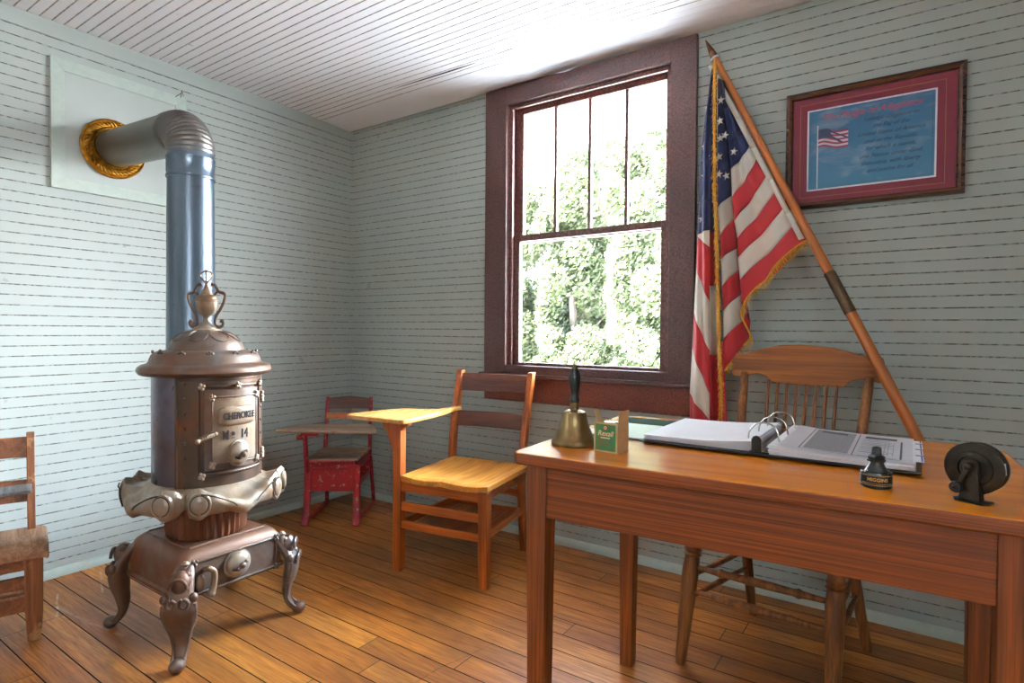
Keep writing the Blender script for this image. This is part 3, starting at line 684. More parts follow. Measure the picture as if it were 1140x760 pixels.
# skirt with paired scrolls at each corner
def skirt(phi):
    p = abs(phi)   # 0 at corner .. 45
    re = interp(p, [0, 1.5, 5, 12, 20, 32, 45], [.262, .268, .300, .318, .312, .305, .312])
    zb = interp(p, [0, 1.5, 5, 12, 20, 32, 45], [.495, .488, .470, .463, .478, .478, .462])
    zt = interp(p, [0, 1.5, 5, 12, 20, 32, 45], [.535, .540, .566, .574, .556, .530, .512])
    return re, zb, zt
def sk_phi(a): return (math.degrees(a) % 90)-45
mb = MB(); NS = 180; prof_n = 9
vs = []; fs = []
for i in range(NS):
    a = 2*pi*i/NS; ph = sk_phi(a); re, zb, zt = skirt(ph)
    vs += [cp(a, .560, .200), cp(a, .556, .222), cp(a, .545, .238), cp(a, min(zt, .552)-.004, (re+.238)/2-.004), cp(a, zt, re-.014), cp(a, zt-.012, re-.003), cp(a, (zt+zb)/2, re+.004), cp(a, zb+.010, re-.002), cp(a, zb, re-.014), cp(a, zb+.004, re-.026), cp(a, .50, .215), cp(a, .47, .150)]
K = 12
for i in range(NS):
    j = (i+1) % NS
    for k in range(K-1): fs.append((i*K+k, j*K+k, j*K+k+1, i*K+k+1))
mb.add(vs, fs); sk = mb.build('skirt', M_ironlight, st, ang=60)
for c_ in (45, 135, 225, 315):
    for sg in (-1, 1):
        a = R_(c_+sg*12.5); mb = MB(); Xs = T(*cp(a, .519, .320)) @ RZ(a) @ RY(pi/2)
        mb.lathe([(.042, -.020), (.043, -.009), (.040, -.004), (.035, -.005)], seg=30, X=Xs); mb.lathe([(.034, -.012), (.034, -.003)], seg=30, X=Xs, m=1)
        mb.lathe([(.031, -.014), (.031, -.002), (.026, .002), (.012, .004), (1e-6, .004)], seg=30, X=Xs)
        mb.tube([cp(R_(c_+sg*(14+t*2.6)), .556-.052*(t/9)**1.4 if t < 9 else .50, skirt(45-14-t*2.6)[0]*0+.3205+(.002 if t < 3 else -.004)) for t in range(10)], .0028, 6, m=1)
        mb.build('scroll', [M_ironlight, M_irongroove], sk)
    # leaf lobe above the corner
    a = R_(c_)
# fluted neck
mb = MB(); mb.lathe([(.148, .345), (.152, .350), (.156, .37), (.158, .42), (.166, .46), (.16, .50)], seg=144, rf=lambda r, z, a: r+.004*sin(36*a))
mb.lathe([(.166, .340), (.166, .347), (.158, .352)], seg=48); mb.build('neck', M_neck, st)
# base box
def sq(h, r, n=6):
    out = []
    for cx, cy, a0 in ((h-r, h-r, 0), (-h+r, h-r, 90), (-h+r, -h+r, 180), (h-r, -h+r, 270)):
        for k in range(n+1): a = R_(a0+90*k/n); out.append((cx+r*cos(a), cy+r*sin(a)))
    return out
lev = [(.13, .352, .03), (.150, .352, .03), (.168, .347, .035), (.184, .333, .035), (.193, .312, .03), (.196, .285, .026), (.197, .215, .024), (.204, .208, .024), (.204, .198, .024), (.19, .195, .02)]
mb = MB(); n = len(sq(.2, .02)); vs = []
for h, z, r in lev: vs += [(x, y, z) for x, y in sq(h, r)]
fs = [tuple(range(n))]+[(j*n+i, j*n+(i+1) % n, (j+1)*n+(i+1) % n, (j+1)*n+i) for j in range(len(lev)-1) for i in range(n)]+[tuple(range((len(lev)-1)*n, len(lev)*n))[::-1]]
mb.add(vs, fs)
for a in range(4): mb.tube([(.152, -.14, .353), (.152, .14, .353)], .003, 6, X=RZ(a*pi/2))
base = mb.build('ash_base', M_neck if False else iron('rust_brown_iron', '#6c5648', '#6b4630', '#7a4220', .45, .3, 9), st)
mb = MB(); mb.box((.203, 0, .262), (.010, .30, .112)); mb.tube([(.210, -.155, .208), (.210, -.155, .318), (.210, .155, .318), (.210, .155, .208)], .005, 8, closed=True)
for y, z in ((-.155, .318), (.155, .318), (.155, .208), (-.155, .208)):
    for k in range(4): mb.ball((.213, y+cos(k*pi/2+.5)*.009, z+sin(k*pi/2+.5)*.009), .0065, 0, 8)
    mb.ball((.217, y, z), .005, 0, 8)
ad = mb.build('ash_door', M_iron, st, bevel=.003)
dial(ad, T(.208, .0, .268) @ RY(pi/2), .046)
mb = MB(); mb.tube(smooth_path([(.212, -.118, .285), (.232, -.112, .290), (.236, -.098, .272), (.232, -.100, .225), (.230, -.106, .205)], 5), [.009+.004*(i/20)**2 for i in range(21)], 10)
mb.ball((.213, -.135, .245), (.012, .016, .03)); mb.ball((.230, -.106, .203), .014); mb.build('latch', M_ironlight, ad)
for sy in (-1, 1):
    mb = MB(); mb.lathe([(.010, 0), (.014, .006), (.009, .012), (.012, .02), (.012, .055), (.009, .062), (.014, .07), (.006, .078)], c=(.208, sy*.182, .255), seg=12); mb.build('hinge', M_ironlight, ad)
for (fx, fy) in ((.262, -.236), (.232, .236), (-.230, -.235), (-.235, .236)):
    d = Vector((fx, fy)).normalized(); e = Vector((-d.y, d.x)); L = Vector((fx, fy)).length
    P = lambda s_, t_, z: (d.x*s_+e.x*t_, d.y*s_+e.y*t_, z)
    mb = MB()
    pth = smooth_path([P(L-.092, 0, .318), P(L-.062, 0, .285), P(L-.038, 0, .245), P(L-.022, 0, .205), P(L-.028, 0, .160), P(L-.040, 0, .110), P(L-.040, 0, .065), P(L-.020, 0, .030), P(L+.004, 0, .020)], 4)
    rr = [interp(i/(len(pth)-1), [0, .12, .25, .38, .5, .62, .75, .9, 1], [.026, .036, .040, .056, .054, .036, .025, .022, .022]) for i in range(len(pth))]
    mb.tube(pth, rr, 14, flat=.48)
    mb.ball(P(L+.004, 0, .022), (.026, .026, .022))
    mb.ball(P(L-.040, 0, .275), (.032, .032, .04)); 
    for s_ in (-1, 1):
        mb.tube([P(L+.002+.003*cos(t), s_*(.020+.014*sin(t)), .222+.016*cos(t)) for t in [x*.5 for x in range(13)]], .006, 6)
        mb.tube(smooth_path([P(L-.014, s_*.048, .215), P(L-.018, s_*.050, .175), P(L-.030, s_*.031, .115), P(L-.033, s_*.021, .065), P(L-.006, s_*.018, .032)], 4), .005, 6)
        mb.ball(P(L-.020, s_*.044, .232), (.014, .014, .016))
        mb.ball(P(L-.045, s_*.018, .298), .012)
    mb.tube([P(L-.008, .026*cos(t), .268+.030*sin(t)) for t in [x*pi/10 for x in range(11)]], .006, 6)
    mb.build('leg', M_iron, st, ang=70)

for o_ in [o_ for o_ in st.children if o_.name.split('.')[0] in ('drum', 'front_casting', 'door_frame', 'fire_door', 'door_handle', 'hinge', 'lid', 'dome_top', 'urn_finial', 'skirt', 'neck')]:
    if not (o_.name.startswith('hinge') and o_.parent != st): o_.scale = (.875, .875, 1)

# ------------------------------------------------------------------ stovepipe
PX, PY, PZ, PR = .775, -1.465, 1.918, .086
pp = thing('stovepipe', 'blued steel stovepipe with ribbed elbow rising behind the stove into wall', 'stovepipe', (PX, PY, .96)); O = T(-PX, -PY, -.96)
mb = MB(O); mb.lathe([(PR*1.03, .975), (PR*1.03, .985), (PR*1.01, 1.3), (PR*.985, 1.60), (PR*.965, 1.72)], c=(PX, PY, 0), seg=48); mb.build('lower_section', M_pipe, pp)
mb = MB(O); mb.lathe([(PR, 1.712), (PR*1.03, 1.716), (PR*1.03, 1.722), (PR, 1.726), (PR, 1.785), (PR*1.03, 1.789), (PR*1.03, 1.795), (PR, 1.80), (PR, 1.835)], c=(PX, PY, 0), seg=48)
mb.tube([(PX+PR*1.0*cos(R_(-100)), PY+PR*1.0*sin(R_(-100)), z) for z in (1.73, 1.78)], .003, 6); mb.build('collar_section', M_pipe, pp)
# elbow: ribbed quarter bend from vertical (axis z) to horizontal (-x direction)
br = .105; cxx, czz = PX-br, PZ-br; na, ns = 112, 40; vs = []; fs = []
diry = (-1.445-PY)/PX
for i in range(na+1):
    th = (pi/2)*i/na; rb = PR*(1+.034*(abs(sin(i*pi/8)))-.01)
    cx, cz = cxx+br*cos(th), czz+br*sin(th); yoff = diry*(PX-cx)
    for k in range(ns):
        a = 2*pi*k/ns; vs.append((cx+rb*cos(a)*cos(th), PY+yoff+rb*sin(a), cz+rb*cos(a)*sin(th)))
for i in range(na):
    for k in range(ns): fs.append((i*ns+k, i*ns+(k+1) % ns, (i+1)*ns+(k+1) % ns, (i+1)*ns+k))
mb = MB(O); mb.add(vs, fs); mb.build('elbow', M_pipeh, pp, ang=80)
mb = MB(O); a_, b_ = Vector((cxx+.005, PY+diry*br, PZ)), Vector((.010, -1.445, PZ+.05)); mb.tube([a_, a_+(b_-a_)*.06, a_+(b_-a_)*.07, b_], [PR*1.03, PR*1.03, PR*.985, PR*.97], 48)
mb.build('wall_section', M_pipeh, pp)
fl = thing('flue_collar', 'round gilt brass collar where the stovepipe meets the wall', 'collar', (0.0082, -1.445, PZ+.05)); XF = RY(pi/2) @ S(.86, .86, 1)
mb = MB(); mb.lathe([(.098, .022), (.100, .040), (.106, .042), (.108, .024), (.114, .016), (.118, .022), (.124, .024), (.142, .022), (.148, .016), (.154, .020), (.160, .016), (.160, .006)], seg=64, X=XF)
for k in range(44):
    a = 2*pi*k/44; mb.tube([(cos(a-.05)*.123, sin(a-.05)*.123, .024), (cos(a+.03)*.132, sin(a+.03)*.132, .029), (cos(a+.11)*.143, sin(a+.11)*.143, .023)], .0045, 6, X=XF)
    mb.ball((cos(a)*.110, sin(a)*.110, .022), .0045, 0, 6, X=XF)
mb.build('brass_ring', M_brassg, fl)
# framed flat panel on the wall around the flue
fp = thing('chimney_board', 'square painted board with mitred border fixed to wall around the flue', 'board', (.0, -1.398, 2.031)); hw, hh = .290, .289
mb = MB(); mb.box((.004, 0, 0), (.008, 2*hw-.04, 2*hh-.04)); mb.build('panel_board', M_wall, fp)
mb = MB(); bw = .052
def mitre(p0, p1, q1, q0):
    vs = [(.0, *p0), (.0, *p1), (.0, *q1), (.0, *q0), (.016, *p0), (.016, *p1), (.013, *q1), (.013, *q0)]
    mb.add(vs, [(0, 1, 2, 3), (7, 6, 5, 4), (0, 4, 5, 1), (1, 5, 6, 2), (2, 6, 7, 3), (3, 7, 4, 0)])
g_ = .0007
o4 = [(-hw, -hh), (hw, -hh), (hw, hh), (-hw, hh)]; i4 = [(-hw+bw, -hh+bw), (hw-bw, -hh+bw), (hw-bw, hh-bw), (-hw+bw, hh-bw)]
for k in range(4): mitre(o4[k], o4[(k+1) % 4], i4[(k+1) % 4], i4[k])
mb.build('panel_border', M_trimw, fp, bevel=.0012)
mb = MB(); mb.tube([(-hw*0+.012, .235, hh-.01), (.03, .25, hh+.006), (.035, .262, hh+.02), (.028, .270, hh+.004)], .0015, 6); mb.tube([(.012, .262, hh-.012), (.03, .262, hh+.03)], .0015, 6); mb.build('wire_hook', M_dmetal, fp)
# ------------------------------------------------------------------ teacher's desk
DZ = .825
dk = thing('teacher_desk', 'large varnished oak teacher desk with plain apron and tapered square legs', 'desk', (2.855, -1.09, 0), R_(3.2))
mb = MB(); hx, hy, c = .52, .375, .014
mb.prism([(-hx+c, -hy), (hx-.01, -hy), (hx, -hy+.01), (hx, hy-.07), (hx-.05, hy), (-hx+.05, hy), (-hx, hy-.03), (-hx, -hy+c)], .028, X=T(0, 0, DZ-.028)); mb.m = [1 if i > 1 else 0 for i in range(len(mb.m))]; mb.build('desk_top', [M_desktop, M_deskx], dk, bevel=.004)
mb = MB(); mb.box((-.016, -.345, .735), (.838, .022, .125)); mb.build('apron', M_deskx, dk, bevel=.002)
mb = MB(); mb.box((0, .31, .735), (.868, .022, .125)); mb.build('apron', M_deskx, dk, bevel=.002)
for s_ in (-1, 1):
    mb = MB(); mb.bar((-.465 if s_ < 0 else .445, -.31, .735), (-.465 if s_ < 0 else .474, .26, .735), .022, .125); mb.build('side_apron', M_deskx, dk, bevel=.002)
for x, y in ((-.458, -.335), (.429, -.335), (-.455, .285), (.468, .285)):
    mb = MB(); z0, z1 = 0, DZ-.0285; t0, t1 = .021, .0265
    mb.add([(x+a*t0, y+b*t0, z0) for a, b in ((-1, -1), (1, -1), (1, 1), (-1, 1))]+[(x+a*t1, y+b*t1, .66) for a, b in ((-1, -1), (1, -1), (1, 1), (-1, 1))]+[(x+a*t1, y+b*t1, z1) for a, b in ((-1, -1), (1, -1), (1, 1), (-1, 1))],
           [(3, 2, 1, 0), (8, 9, 10, 11)]+[(k+i, k+(i+1) % 4, k+4+(i+1) % 4, k+4+i) for k in (0, 4) for i in range(4)])
    mb.build('leg', M_deskz, dk, bevel=.0025)

# ------------------------------------------------------------------ tablet-arm school chair
tcx = thing('tablet_arm_chair', 'brown wooden school chair with writing tablet arm under the window', 'chair', (1.425, -.697, 0), R_(9.46))
def seat_fn(x0, x1, y0, y1, z, dip=.018, pommel=.010):
    def f(u, v):
        x = x0+(x1-x0)*u; y = y0+(y1-y0)*v
        b = sin(pi*u)*sin(pi*min(1, v*1.05))
        w_ = max(0, cos((u-.5)*4*pi)*.5+.5) if abs(u-.5) < .25 else 0
        zz = z-dip*b**.6*(1 if v > .0 else 0)+pommel*w_*(1-v)**1.5 if 0 < v < 1 and 0 < u < 1 else z-.002
        if v == 0 and 0 < u < 1: zz = z-.004-dip*.45*abs(sin(2*pi*u))+.002
        bow = -.012*sin(pi*u)*(1-v)
        return (x, y+bow, zz)
    return f
mb = MB(); mb.slab(seat_fn(-.200, .250, -.022, .445, .453), 28, 24, .026); mb.build('seat', M_seat, tcx, bevel=.003)
mb = MB(); mb.box((0, -.001, .40), (.42, .02, .052)); mb.box((-.205, .22, .40), (.02, .40, .052)); mb.box((.212, .22, .40), (.02, .40, .052)); mb.box((0, .44, .40), (.39, .02, .05)); mb.build('seat_rail', M_chairx, tcx, bevel=.002)
mb = MB(); mb.box((.225, 0, .211), (.046, .046, .422), taper=.86); mb.build('leg', M_chairz, tcx, bevel=.003)
mb = MB(); mb.box((-.225, 0, .343), (.046, .046, .686), taper=.92); mb.build('leg', M_chairz, tcx, bevel=.003)
for s_ in (-1, 1):
    mb = MB()
    for (a, b) in (((s_*.20, .475, 0), (s_*.205, .435, .42)), ((s_*.205, .435, .419), (s_*.207, .462, .60)), ((s_*.207, .462, .599), (s_*.21, .545, .905))): pass
    pts = smooth_path([(s_*.20, .485, 0), (s_*.204, .440, .30), (s_*.205, .445, .45), (s_*.207, .472, .62), (s_*.210, .545, .905)], 5)
    vs = []; fs = []
    for i, p in enumerate(pts):
        hw_, hd_ = .015, .021
        vs += [(p.x-hw_, p.y-hd_, p.z), (p.x+hw_, p.y-hd_, p.z), (p.x+hw_, p.y+hd_, p.z), (p.x-hw_, p.y+hd_, p.z)]
    n_ = len(pts); fs = [(3, 2, 1, 0), tuple(range(4*n_-4, 4*n_))]+[(4*i+k, 4*i+(k+1) % 4, 4*i+4+(k+1) % 4, 4*i+4+k) for i in range(n_-1) for k in range(4)]
    mb.add(vs, fs); mb.build('back_post', M_chairz, tcx, bevel=.003)
def slat(par, mat, x0, x1, y0, y1, z0, z1, th, bowd=.02, arch=0, n=14, nm='back_slat'):
    vs = []; 
    for i in range(n+1):
        u = i/n; x = x0+(x1-x0)*u; b = bowd*sin(pi*u); zt = z1+arch*sin(pi*u)
        for (yy, zz) in ((y0, z0), (y1, zt)): vs += [(x, yy+b, zz), (x, yy+b+th, zz)]
    fs = [(0, 1, 3, 2), (4*n, 4*n+2, 4*n+3, 4*n+1)]
    for i in range(n):
        a, b = 4*i, 4*i+4
        fs += [(a, b, b+1, a+1), (a+2, a+3, b+3, b+2), (a, a+2, b+2, b), (a+1, b+1, b+3, a+3)]
    mb = MB(); mb.add(vs, fs); return mb.build(nm, mat, par, bevel=.003)
slat(tcx, M_backwood, -.198, .198, .515, .538, .795, .888, .014)
slat(tcx, M_backwood, -.196, .196, .468, .487, .612, .690, .014)
for (z, zz) in ((.325, .285), (.237, .203)):
    mb = MB(); mb.box((0, -.003, (z+zz)/2), (.41, .018, z-zz)); mb.build('front_rung', M_chairx, tcx, bevel=.002)
for s_ in (-1, 1):
    mb = MB(); mb.bar((s_*.218, 0, .22), (s_*.203, .46, .215), .018, .034); mb.build('side_rung', M_chairy, tcx, bevel=.002)
for z in (.30, .20): 
    mb = MB(); mb.box((0, .452+(.3-z)*.1, z), (.38, .016, .034)); mb.build('back_rung', M_chairx, tcx, bevel=.002)
mb = MB(); mb.box((0, .23, .197), (.39, .44, .008)); 
mb.build('book_shelf', M_chairy, tcx, bevel=.001)
tab = [(-.505, -.035), (-.49, -.046), (-.19, -.062), (-.165, -.055), (-.152, -.03), (-.150, .20), (-.160, .33), (-.175, .40), (-.178, .50), (-.205, .50), (-.215, .40), (-.235, .33), (-.30, .30), (-.40, .28), (-.45, .20), (-.50, .06), (-.512, -.01)]
mb = MB(); mb.prism(tab, .021, X=T(0, 0, .692)); mb.build('writing_tablet', M_tabl, tcx, bevel=.004)
mb = MB(); mb.prism([(-.247, .688), (-.247, .53), (-.262, .57), (-.285, .63), (-.32, .688)], .018, X=T(0, .009, 0) @ RX(pi/2)); mb.prism([(-.202, .688), (-.202, .655), (-.195, .665), (-.185, .675), (-.165, .68), (-.165, .688)], .03, X=T(0, .015, 0) @ RX(pi/2)); mb.build('tablet_bracket', M_chairz, tcx, bevel=.002)
mb = MB(); mb.tube([(-.205, .455, .68), (-.225, .452, .685)], .010, 10); mb.build('arm_peg', M_chairz, tcx)

# ------------------------------------------------------------------ red metal child's desk in the corner
rd = thing('child_school_desk', 'small red metal school desk with worn wooden top, seat and back in the corner', 'school desk', (.4375, -.5135, 0), R_(35.6))
for s_ in (-1, 1):
    mb = MB()
    mb.tube(smooth_path([(s_*.146, -.035, .006), (s_*.144, -.012, .05), (s_*.142, .006, .13), (s_*.141, .010, .22), (s_*.140, .012, .345)], 5), [.022]*6+[.021]*15, 10, flat=.6)
    mb.build('front_leg', M_red, rd)
    mb = MB(); mb.tube(smooth_path([(s_*.150, .420, .006), (s_*.146, .395, .12), (s_*.142, .36, .28), (s_*.140, .345, .36), (s_*.138, .36, .50), (s_*.136, .392, .69)], 5), .0165, 10, flat=.7); mb.build('back_post', M_red, rd)
    mb = MB(); mb.tube(smooth_path([(s_*.144, -.008, .055), (s_*.147, .06, .028), (s_*.149, .2, .016), (s_*.150, .42, .014)], 5), .0135, 8); mb.build('foot_rail', M_red, rd)
mb = MB()
mb.box((0, .010, .275), (.27, .010, .165)); 
mb.tube([(-.12, .003, .215), (-.12, .002, .305), (-.105, .001, .325), (.105, .001, .325), (.12, .002, .305), (.12, .003, .215)], .004, 8)
mb.box((0, .18, .205), (.27, .34, .006)); mb.box((0, .345, .27), (.27, .006, .13)); mb.box((-.137, .18, .33), (.006, .34, .045)); mb.box((.137, .18, .33), (.006, .34, .045)); mb.box((-.137, .18, .222), (.006, .34, .03)); mb.box((.137, .18, .222), (.006, .34, .03))
mb.tube(smooth_path([(-.13, .004, .36), (0, -.002, .362), (.13, .004, .36)], 6), .009, 8)
mb.build('book_box', M_red, rd, bevel=.002)
mb = MB(); mb.slab(lambda u, v: (-.148+.296*u, .012+.33*v, .379-.010*sin(pi*u)*sin(pi*v)), 12, 10, .014); mb.build('seat', M_oldwood, rd, bevel=.003)
slat(rd, M_backwood, -.145, .145, .372, .380, .618, .680, .011, .012, .014, nm='back_slat')
slat(rd, M_chairx, -.140, .140, .352, .358, .555, .592, .011, .012, .0, nm='back_slat')
mb = MB(); mb.tube(smooth_path([(-.143, .004, .30), (-.146, -.004, .42), (-.150, -.008, .53)], 5), .0165, 10, flat=.8); mb.box((-.105, .04, .533), (.15, .12, .006)); mb.box((-.12, -.01, .522), (.10, .015, .02)); mb.build('desk_post', M_red, rd, bevel=.001)
mb = MB(); mb.lathe([(.008, -.018), (.016, -.014), (.016, .014), (.008, .018)], seg=14, X=T(-.175, -.012, .505) @ RY(pi/2)); mb.tube([(-.195, -.012, .505), (-.15, -.012, .505)], .006, 8); mb.build('clamp_knob', M_red, rd)
dt = [(-.318, .00), (-.300, -.045), (.22, -.100), (.262, -.085), (.272, -.05), (.235, .07), (.19, .16), (.12, .185), (-.20, .165), (-.245, .13)]
mb = MB(); mb.prism(dt, .017, X=T(0, 0, .5365)); mb.build('desk_top', M_oldwood, rd, bevel=.005, seg=3)

# ------------------------------------------------------------------ small chair cut by the left edge
lc = thing('small_school_chair', 'low worn wooden school chair with rolled seat edge at left edge of view', 'chair', (.529, -2.076, 0), R_(74.2))
def lseat(u, v):
    x = -.205+.41*u; y = -.045+.32*v
    z = .352-.028*min(1, v*1.6)+(.012*sin(min(1, v*5)*pi/2)) - (.022*(1-v*8)**2 if v < .125 else 0)
    e = min(u, 1-u); z -= .012*max(0, 1-e/.06)**2
    return (x, y, z)
mb = MB(); mb.slab(lseat, 26, 24, .030); mb.build('seat', M_oldseat, lc, bevel=.006, seg=3)
for s_ in (-1, 1):
    mb = MB(); mb.add([(s_*.163+a*w_, .0+b*w_, z) for z, w_ in ((0, .018), (.012, .019), (.10, .025), (.318, .027)) for a, b in ((-1, -1), (1, -1), (1, 1), (-1, 1))], [(3, 2, 1, 0), (12, 13, 14, 15)]+[(4*k+i, 4*k+(i+1) % 4, 4*k+4+(i+1) % 4, 4*k+4+i) for k in range(3) for i in range(4)])
    mb.build('leg', M_oldchz, lc, bevel=.003)
    mb = MB(); pts = [(s_*.16, .275, 0), (s_*.158, .245, .30), (s_*.157, .25, .42), (s_*.156, .285, .706)]
    vs = []
    for p in pts: vs += [(p[0]+a*.0125, p[1]+b*.014, p[2]) for a, b in ((-1, -1), (1, -1), (1, 1), (-1, 1))]
    mb.add(vs, [(3, 2, 1, 0), (12, 13, 14, 15)]+[(4*k+i, 4*k+(i+1) % 4, 4*k+4+(i+1) % 4, 4*k+4+i) for k in range(3) for i in range(4)]); mb.build('back_post', M_oldchz, lc, bevel=.002)
slat(lc, M_oldchx, -.146, .146, .268, .278, .612, .690, .012, .012)
slat(lc, M_oldchx, -.146, .146, .252, .262, .440, .525, .012, .012)
mb = MB(); mb.box((0, 0, 0), (.318, .062, .014), X=T(0, .222, .497) @ RX(R_(14))); mb.build('book_ledge', M_greywood, lc, bevel=.003)
mb = MB(); mb.box((0, -.004, .288), (.28, .018, .062)); mb.build('seat_rail', M_oldchx, lc, bevel=.002)
mb = MB(); mb.box((0, -.004, .172), (.28, .018, .125)); fr_ = mb.build('front_stretcher', M_oldchx, lc, bevel=.002)
mb = MB()
for z in (.187, .168): mb.tube([(-.14, -.016, z), (.14, -.016, z)], .0055, 8)
mb.build('bead_moulding', M_oldseat, fr_)
for s_ in (-1, 1):
    mb = MB(); mb.bar((s_*.16, .02, .29), (s_*.158, .24, .29), .016, .055); mb.bar((s_*.16, .02, .14), (s_*.159, .25, .14), .016, .03); mb.build('side_rail', M_oldchx, lc, bevel=.002)

# ------------------------------------------------------------------ teacher's chair behind the desk
tc_ = thing('press_back_chair', 'oak spindle-back chair with carved crest rail behind the teacher desk', 'chair', (2.795, -.475, 0), 0)
feet = [(-.265, -.252), (.190, -.29), (-.140, .255), (.251, .206)]; tops = [(-.235, -.205), (.190, -.225), (-.165, .165), (.185, .150)]
def turned(a, b, prof, name, mat=None, par=tc_, seg=16):
    a, b = Vector(a), Vector(b); L = (b-a).length; X = T(*a) @ (b-a).to_track_quat('Z', 'X').to_matrix().to_4x4()
    m_ = MB(); m_.lathe([(r, t*L) for t, r in prof], seg=seg, X=X); return m_.build(name, mat or M_tchz, par)
for (fx, fy), (tx, ty), fr in zip(feet, tops, (1, 1, 0, 0)):
    if fr: pr = [(0, .016), (.04, .018), (.3, .0225), (.55, .026), (.72, .0275), (.83, .024), (.845, .030), (.86, .024), (.88, .030), (.90, .024), (1, .020)]
    else: pr = [(0, .016), (.05, .017), (.5, .019), (1, .017)]
    turned((fx, fy, 0), (tx, ty, .435), pr, 'leg')
def pt(i, z): 
    t = z/.435; return (feet[i][0]*(1-t)+tops[i][0]*t, feet[i][1]*(1-t)+tops[i][1]*t, z)
bead = [(0, .008), (.12, .009), (.2, .011), (.23, .016), (.26, .011), (.45, .0135), (.55, .0135), (.74, .011), (.77, .016), (.80, .011), (.88, .009), (1, .008)]
rg = [(0, .007), (.25, .010), (.27, .0125), (.29, .010), (.5, .0125), (.71, .010), (.73, .0125), (.75, .010), (1, .007)]
turned(pt(0, .325), pt(1, .325), bead, 'front_rung'); turned(pt(0, .245), pt(1, .245), rg, 'front_rung')
pl_ = [(0, .007), (.5, .011), (1, .007)]
turned(pt(0, .29), pt(2, .27), pl_, 'side_rung'); turned(pt(0, .215), pt(2, .20), pl_, 'side_rung'); turned(pt(1, .29), pt(3, .27), pl_, 'side_rung'); turned(pt(1, .215), pt(3, .20), pl_, 'side_rung'); turned(pt(2, .26), pt(3, .26), pl_, 'back_rung')
def tseat(u, v):
    x = (-.24+.50*u)-.025*v*(2*u-1)-.02; y = -.235+.45*v; e = sin(pi*u)*sin(pi*v)
    rx = x*(1-.10*((2*v-1)**4)); return (rx, y-.012*sin(pi*u)*(1-v), .462-.016*e**.5)
mb = MB(); mb.slab(tseat, 20, 18, .030); mb.build('seat', M_tchx, tc_, bevel=.006)
posts = [((-.195, .185, .45), (-.203, .345, .955)), ((.190, .170, .45), (.238, .340, .955))]
for a, b in posts: turned(a, b, [(0, .014), (.1, .017), (.5, .018), (.9, .0165), (1, .014)], 'back_post')
for k in range(8):
    u = k/7; turned((-.108+.222*u, .195, .452), (-.110+.243*u, .345+.0, .93), [(0, .0055), (.5, .0068), (1, .0055)], 'spindle', seg=10)
crest = [(-.250, .945), (-.245, .938), (-.20, .938), (-.165, .950), (-.140, .951), (-.115, .940), (-.105, .927), (-.095, .920), (.0, .914), (.12, .914), (.155, .915), (.165, .924), (.175, .938), (.205, .948), (.235, .945), (.272, .936), (.282, .945)]
topc = [(.284, 1.01), (.278, 1.030), (.265, 1.036), (.230, 1.034), (.12, 1.062), (.06, 1.070), (0, 1.073), (-.07, 1.070), (-.15, 1.052), (-.195, 1.036), (-.205, 1.032), (-.235, 1.036), (-.250, 1.024), (-.253, 1.0)]
mb = MB(); poly = crest+topc; X_ = T(0, .352, 0) @ RX(R_(90)); mb.prism(poly, .019, X=T(0, .357, 0) @ RX(R_(90)))
mb.build('crest_rail', M_tchx, tc_, bevel=.003)

# ------------------------------------------------------------------ hand bell
bl = thing('hand_bell', 'brass school hand bell with dark turned handle on the desk corner', 'bell', (2.432, -1.312, DZ))
mb = MB(); prof = [(.056, .002), (.0585, .0), (.0600, .004), (.0590, .010), (.0545, .016), (.0480, .026), (.0415, .040), (.0365, .055), (.0335, .068), (.0315, .080), (.029, .085), (.020, .089), (.012, .091), (.011, .096), (.0125, .100), (.0115, .106), (.0115, .112)]
inn = [(r-.003, z-.002 if i else .002) for i, (r, z) in enumerate(prof[2:12])][::-1]
mb.lathe(prof+[(1e-6, .112)], seg=56); mb.build('bell_body', M_bell, bl)
mb = MB(); mb.lathe([(.012, .110), (.014, .114), (.012, .119), (.0095, .124), (.0105, .135), (.0140, .152), (.0158, .168), (.0158, .180), (.0135, .190), (.0095, .196), (.009, .197)], seg=28); mb.build('handle', M_handle, bl)
mb = MB(); mb.lathe([(.008, .197), (.0075, .201), (.004, .206), (.0025, .209), (1e-6, .210)], seg=16); mb.build('handle_tip', M_bell, bl)
# ------------------------------------------------------------------ green medicine box
M_card = plain('box_cardboard', '#b49468', .6); M_green = plain('box_green', '#2f6a38', .45, var=.15); M_cream = plain('print_cream', '#e0bf9a', .5); M_pred = plain('print_red', '#7a3226', .5)
bx_ = thing('medicine_box', 'small open green and tan cardboard box standing beside the bell', 'box', (2.547, -1.333, DZ), R_(-5))
W_, D_, H_ = .0325, .0275, .073
mb = MB(); th = .0012
mb.box((0, 0, .0008), (2*W_, 2*D_, .0012)); mb.box((0, -D_, H_/2), (2*W_, th, H_)); mb.box((0, D_, H_/2), (2*W_, th, H_)); mb.box((-W_, 0, H_/2), (th, 2*D_, H_)); mb.box((W_, 0, H_/2), (th, 2*D_, H_)); mb.build('carton', M_card, bx_)
mb = MB(); mb.box((0, 0, .014), (.024, .001, .028), X=T(-W_, 0, H_) @ RZ(0) @ RY(R_(-24)) @ RZ(pi/2)); mb.build('flap', M_card, bx_); mb = MB(); mb.box((0, 0, .014), (.050, .001, .030), X=T(W_, 0, H_) @ RY(R_(4)) @ RZ(pi/2)); mb.build('flap', M_card, bx_)
mb = MB(); mb.box((0, -D_-.0012, H_/2), (.056, .0006, .064)); pn = mb.build('label_panel', M_green, bx_)
XL = T(0, -D_-.0017, 0) @ RX(pi/2)
mb = MB(); vs, fs = text_geo('Rexall', .0175, .25, .0001, bold=.0003); mb.add([(x, y+.046, z) for x, y, z in vs], fs, 0, XL)
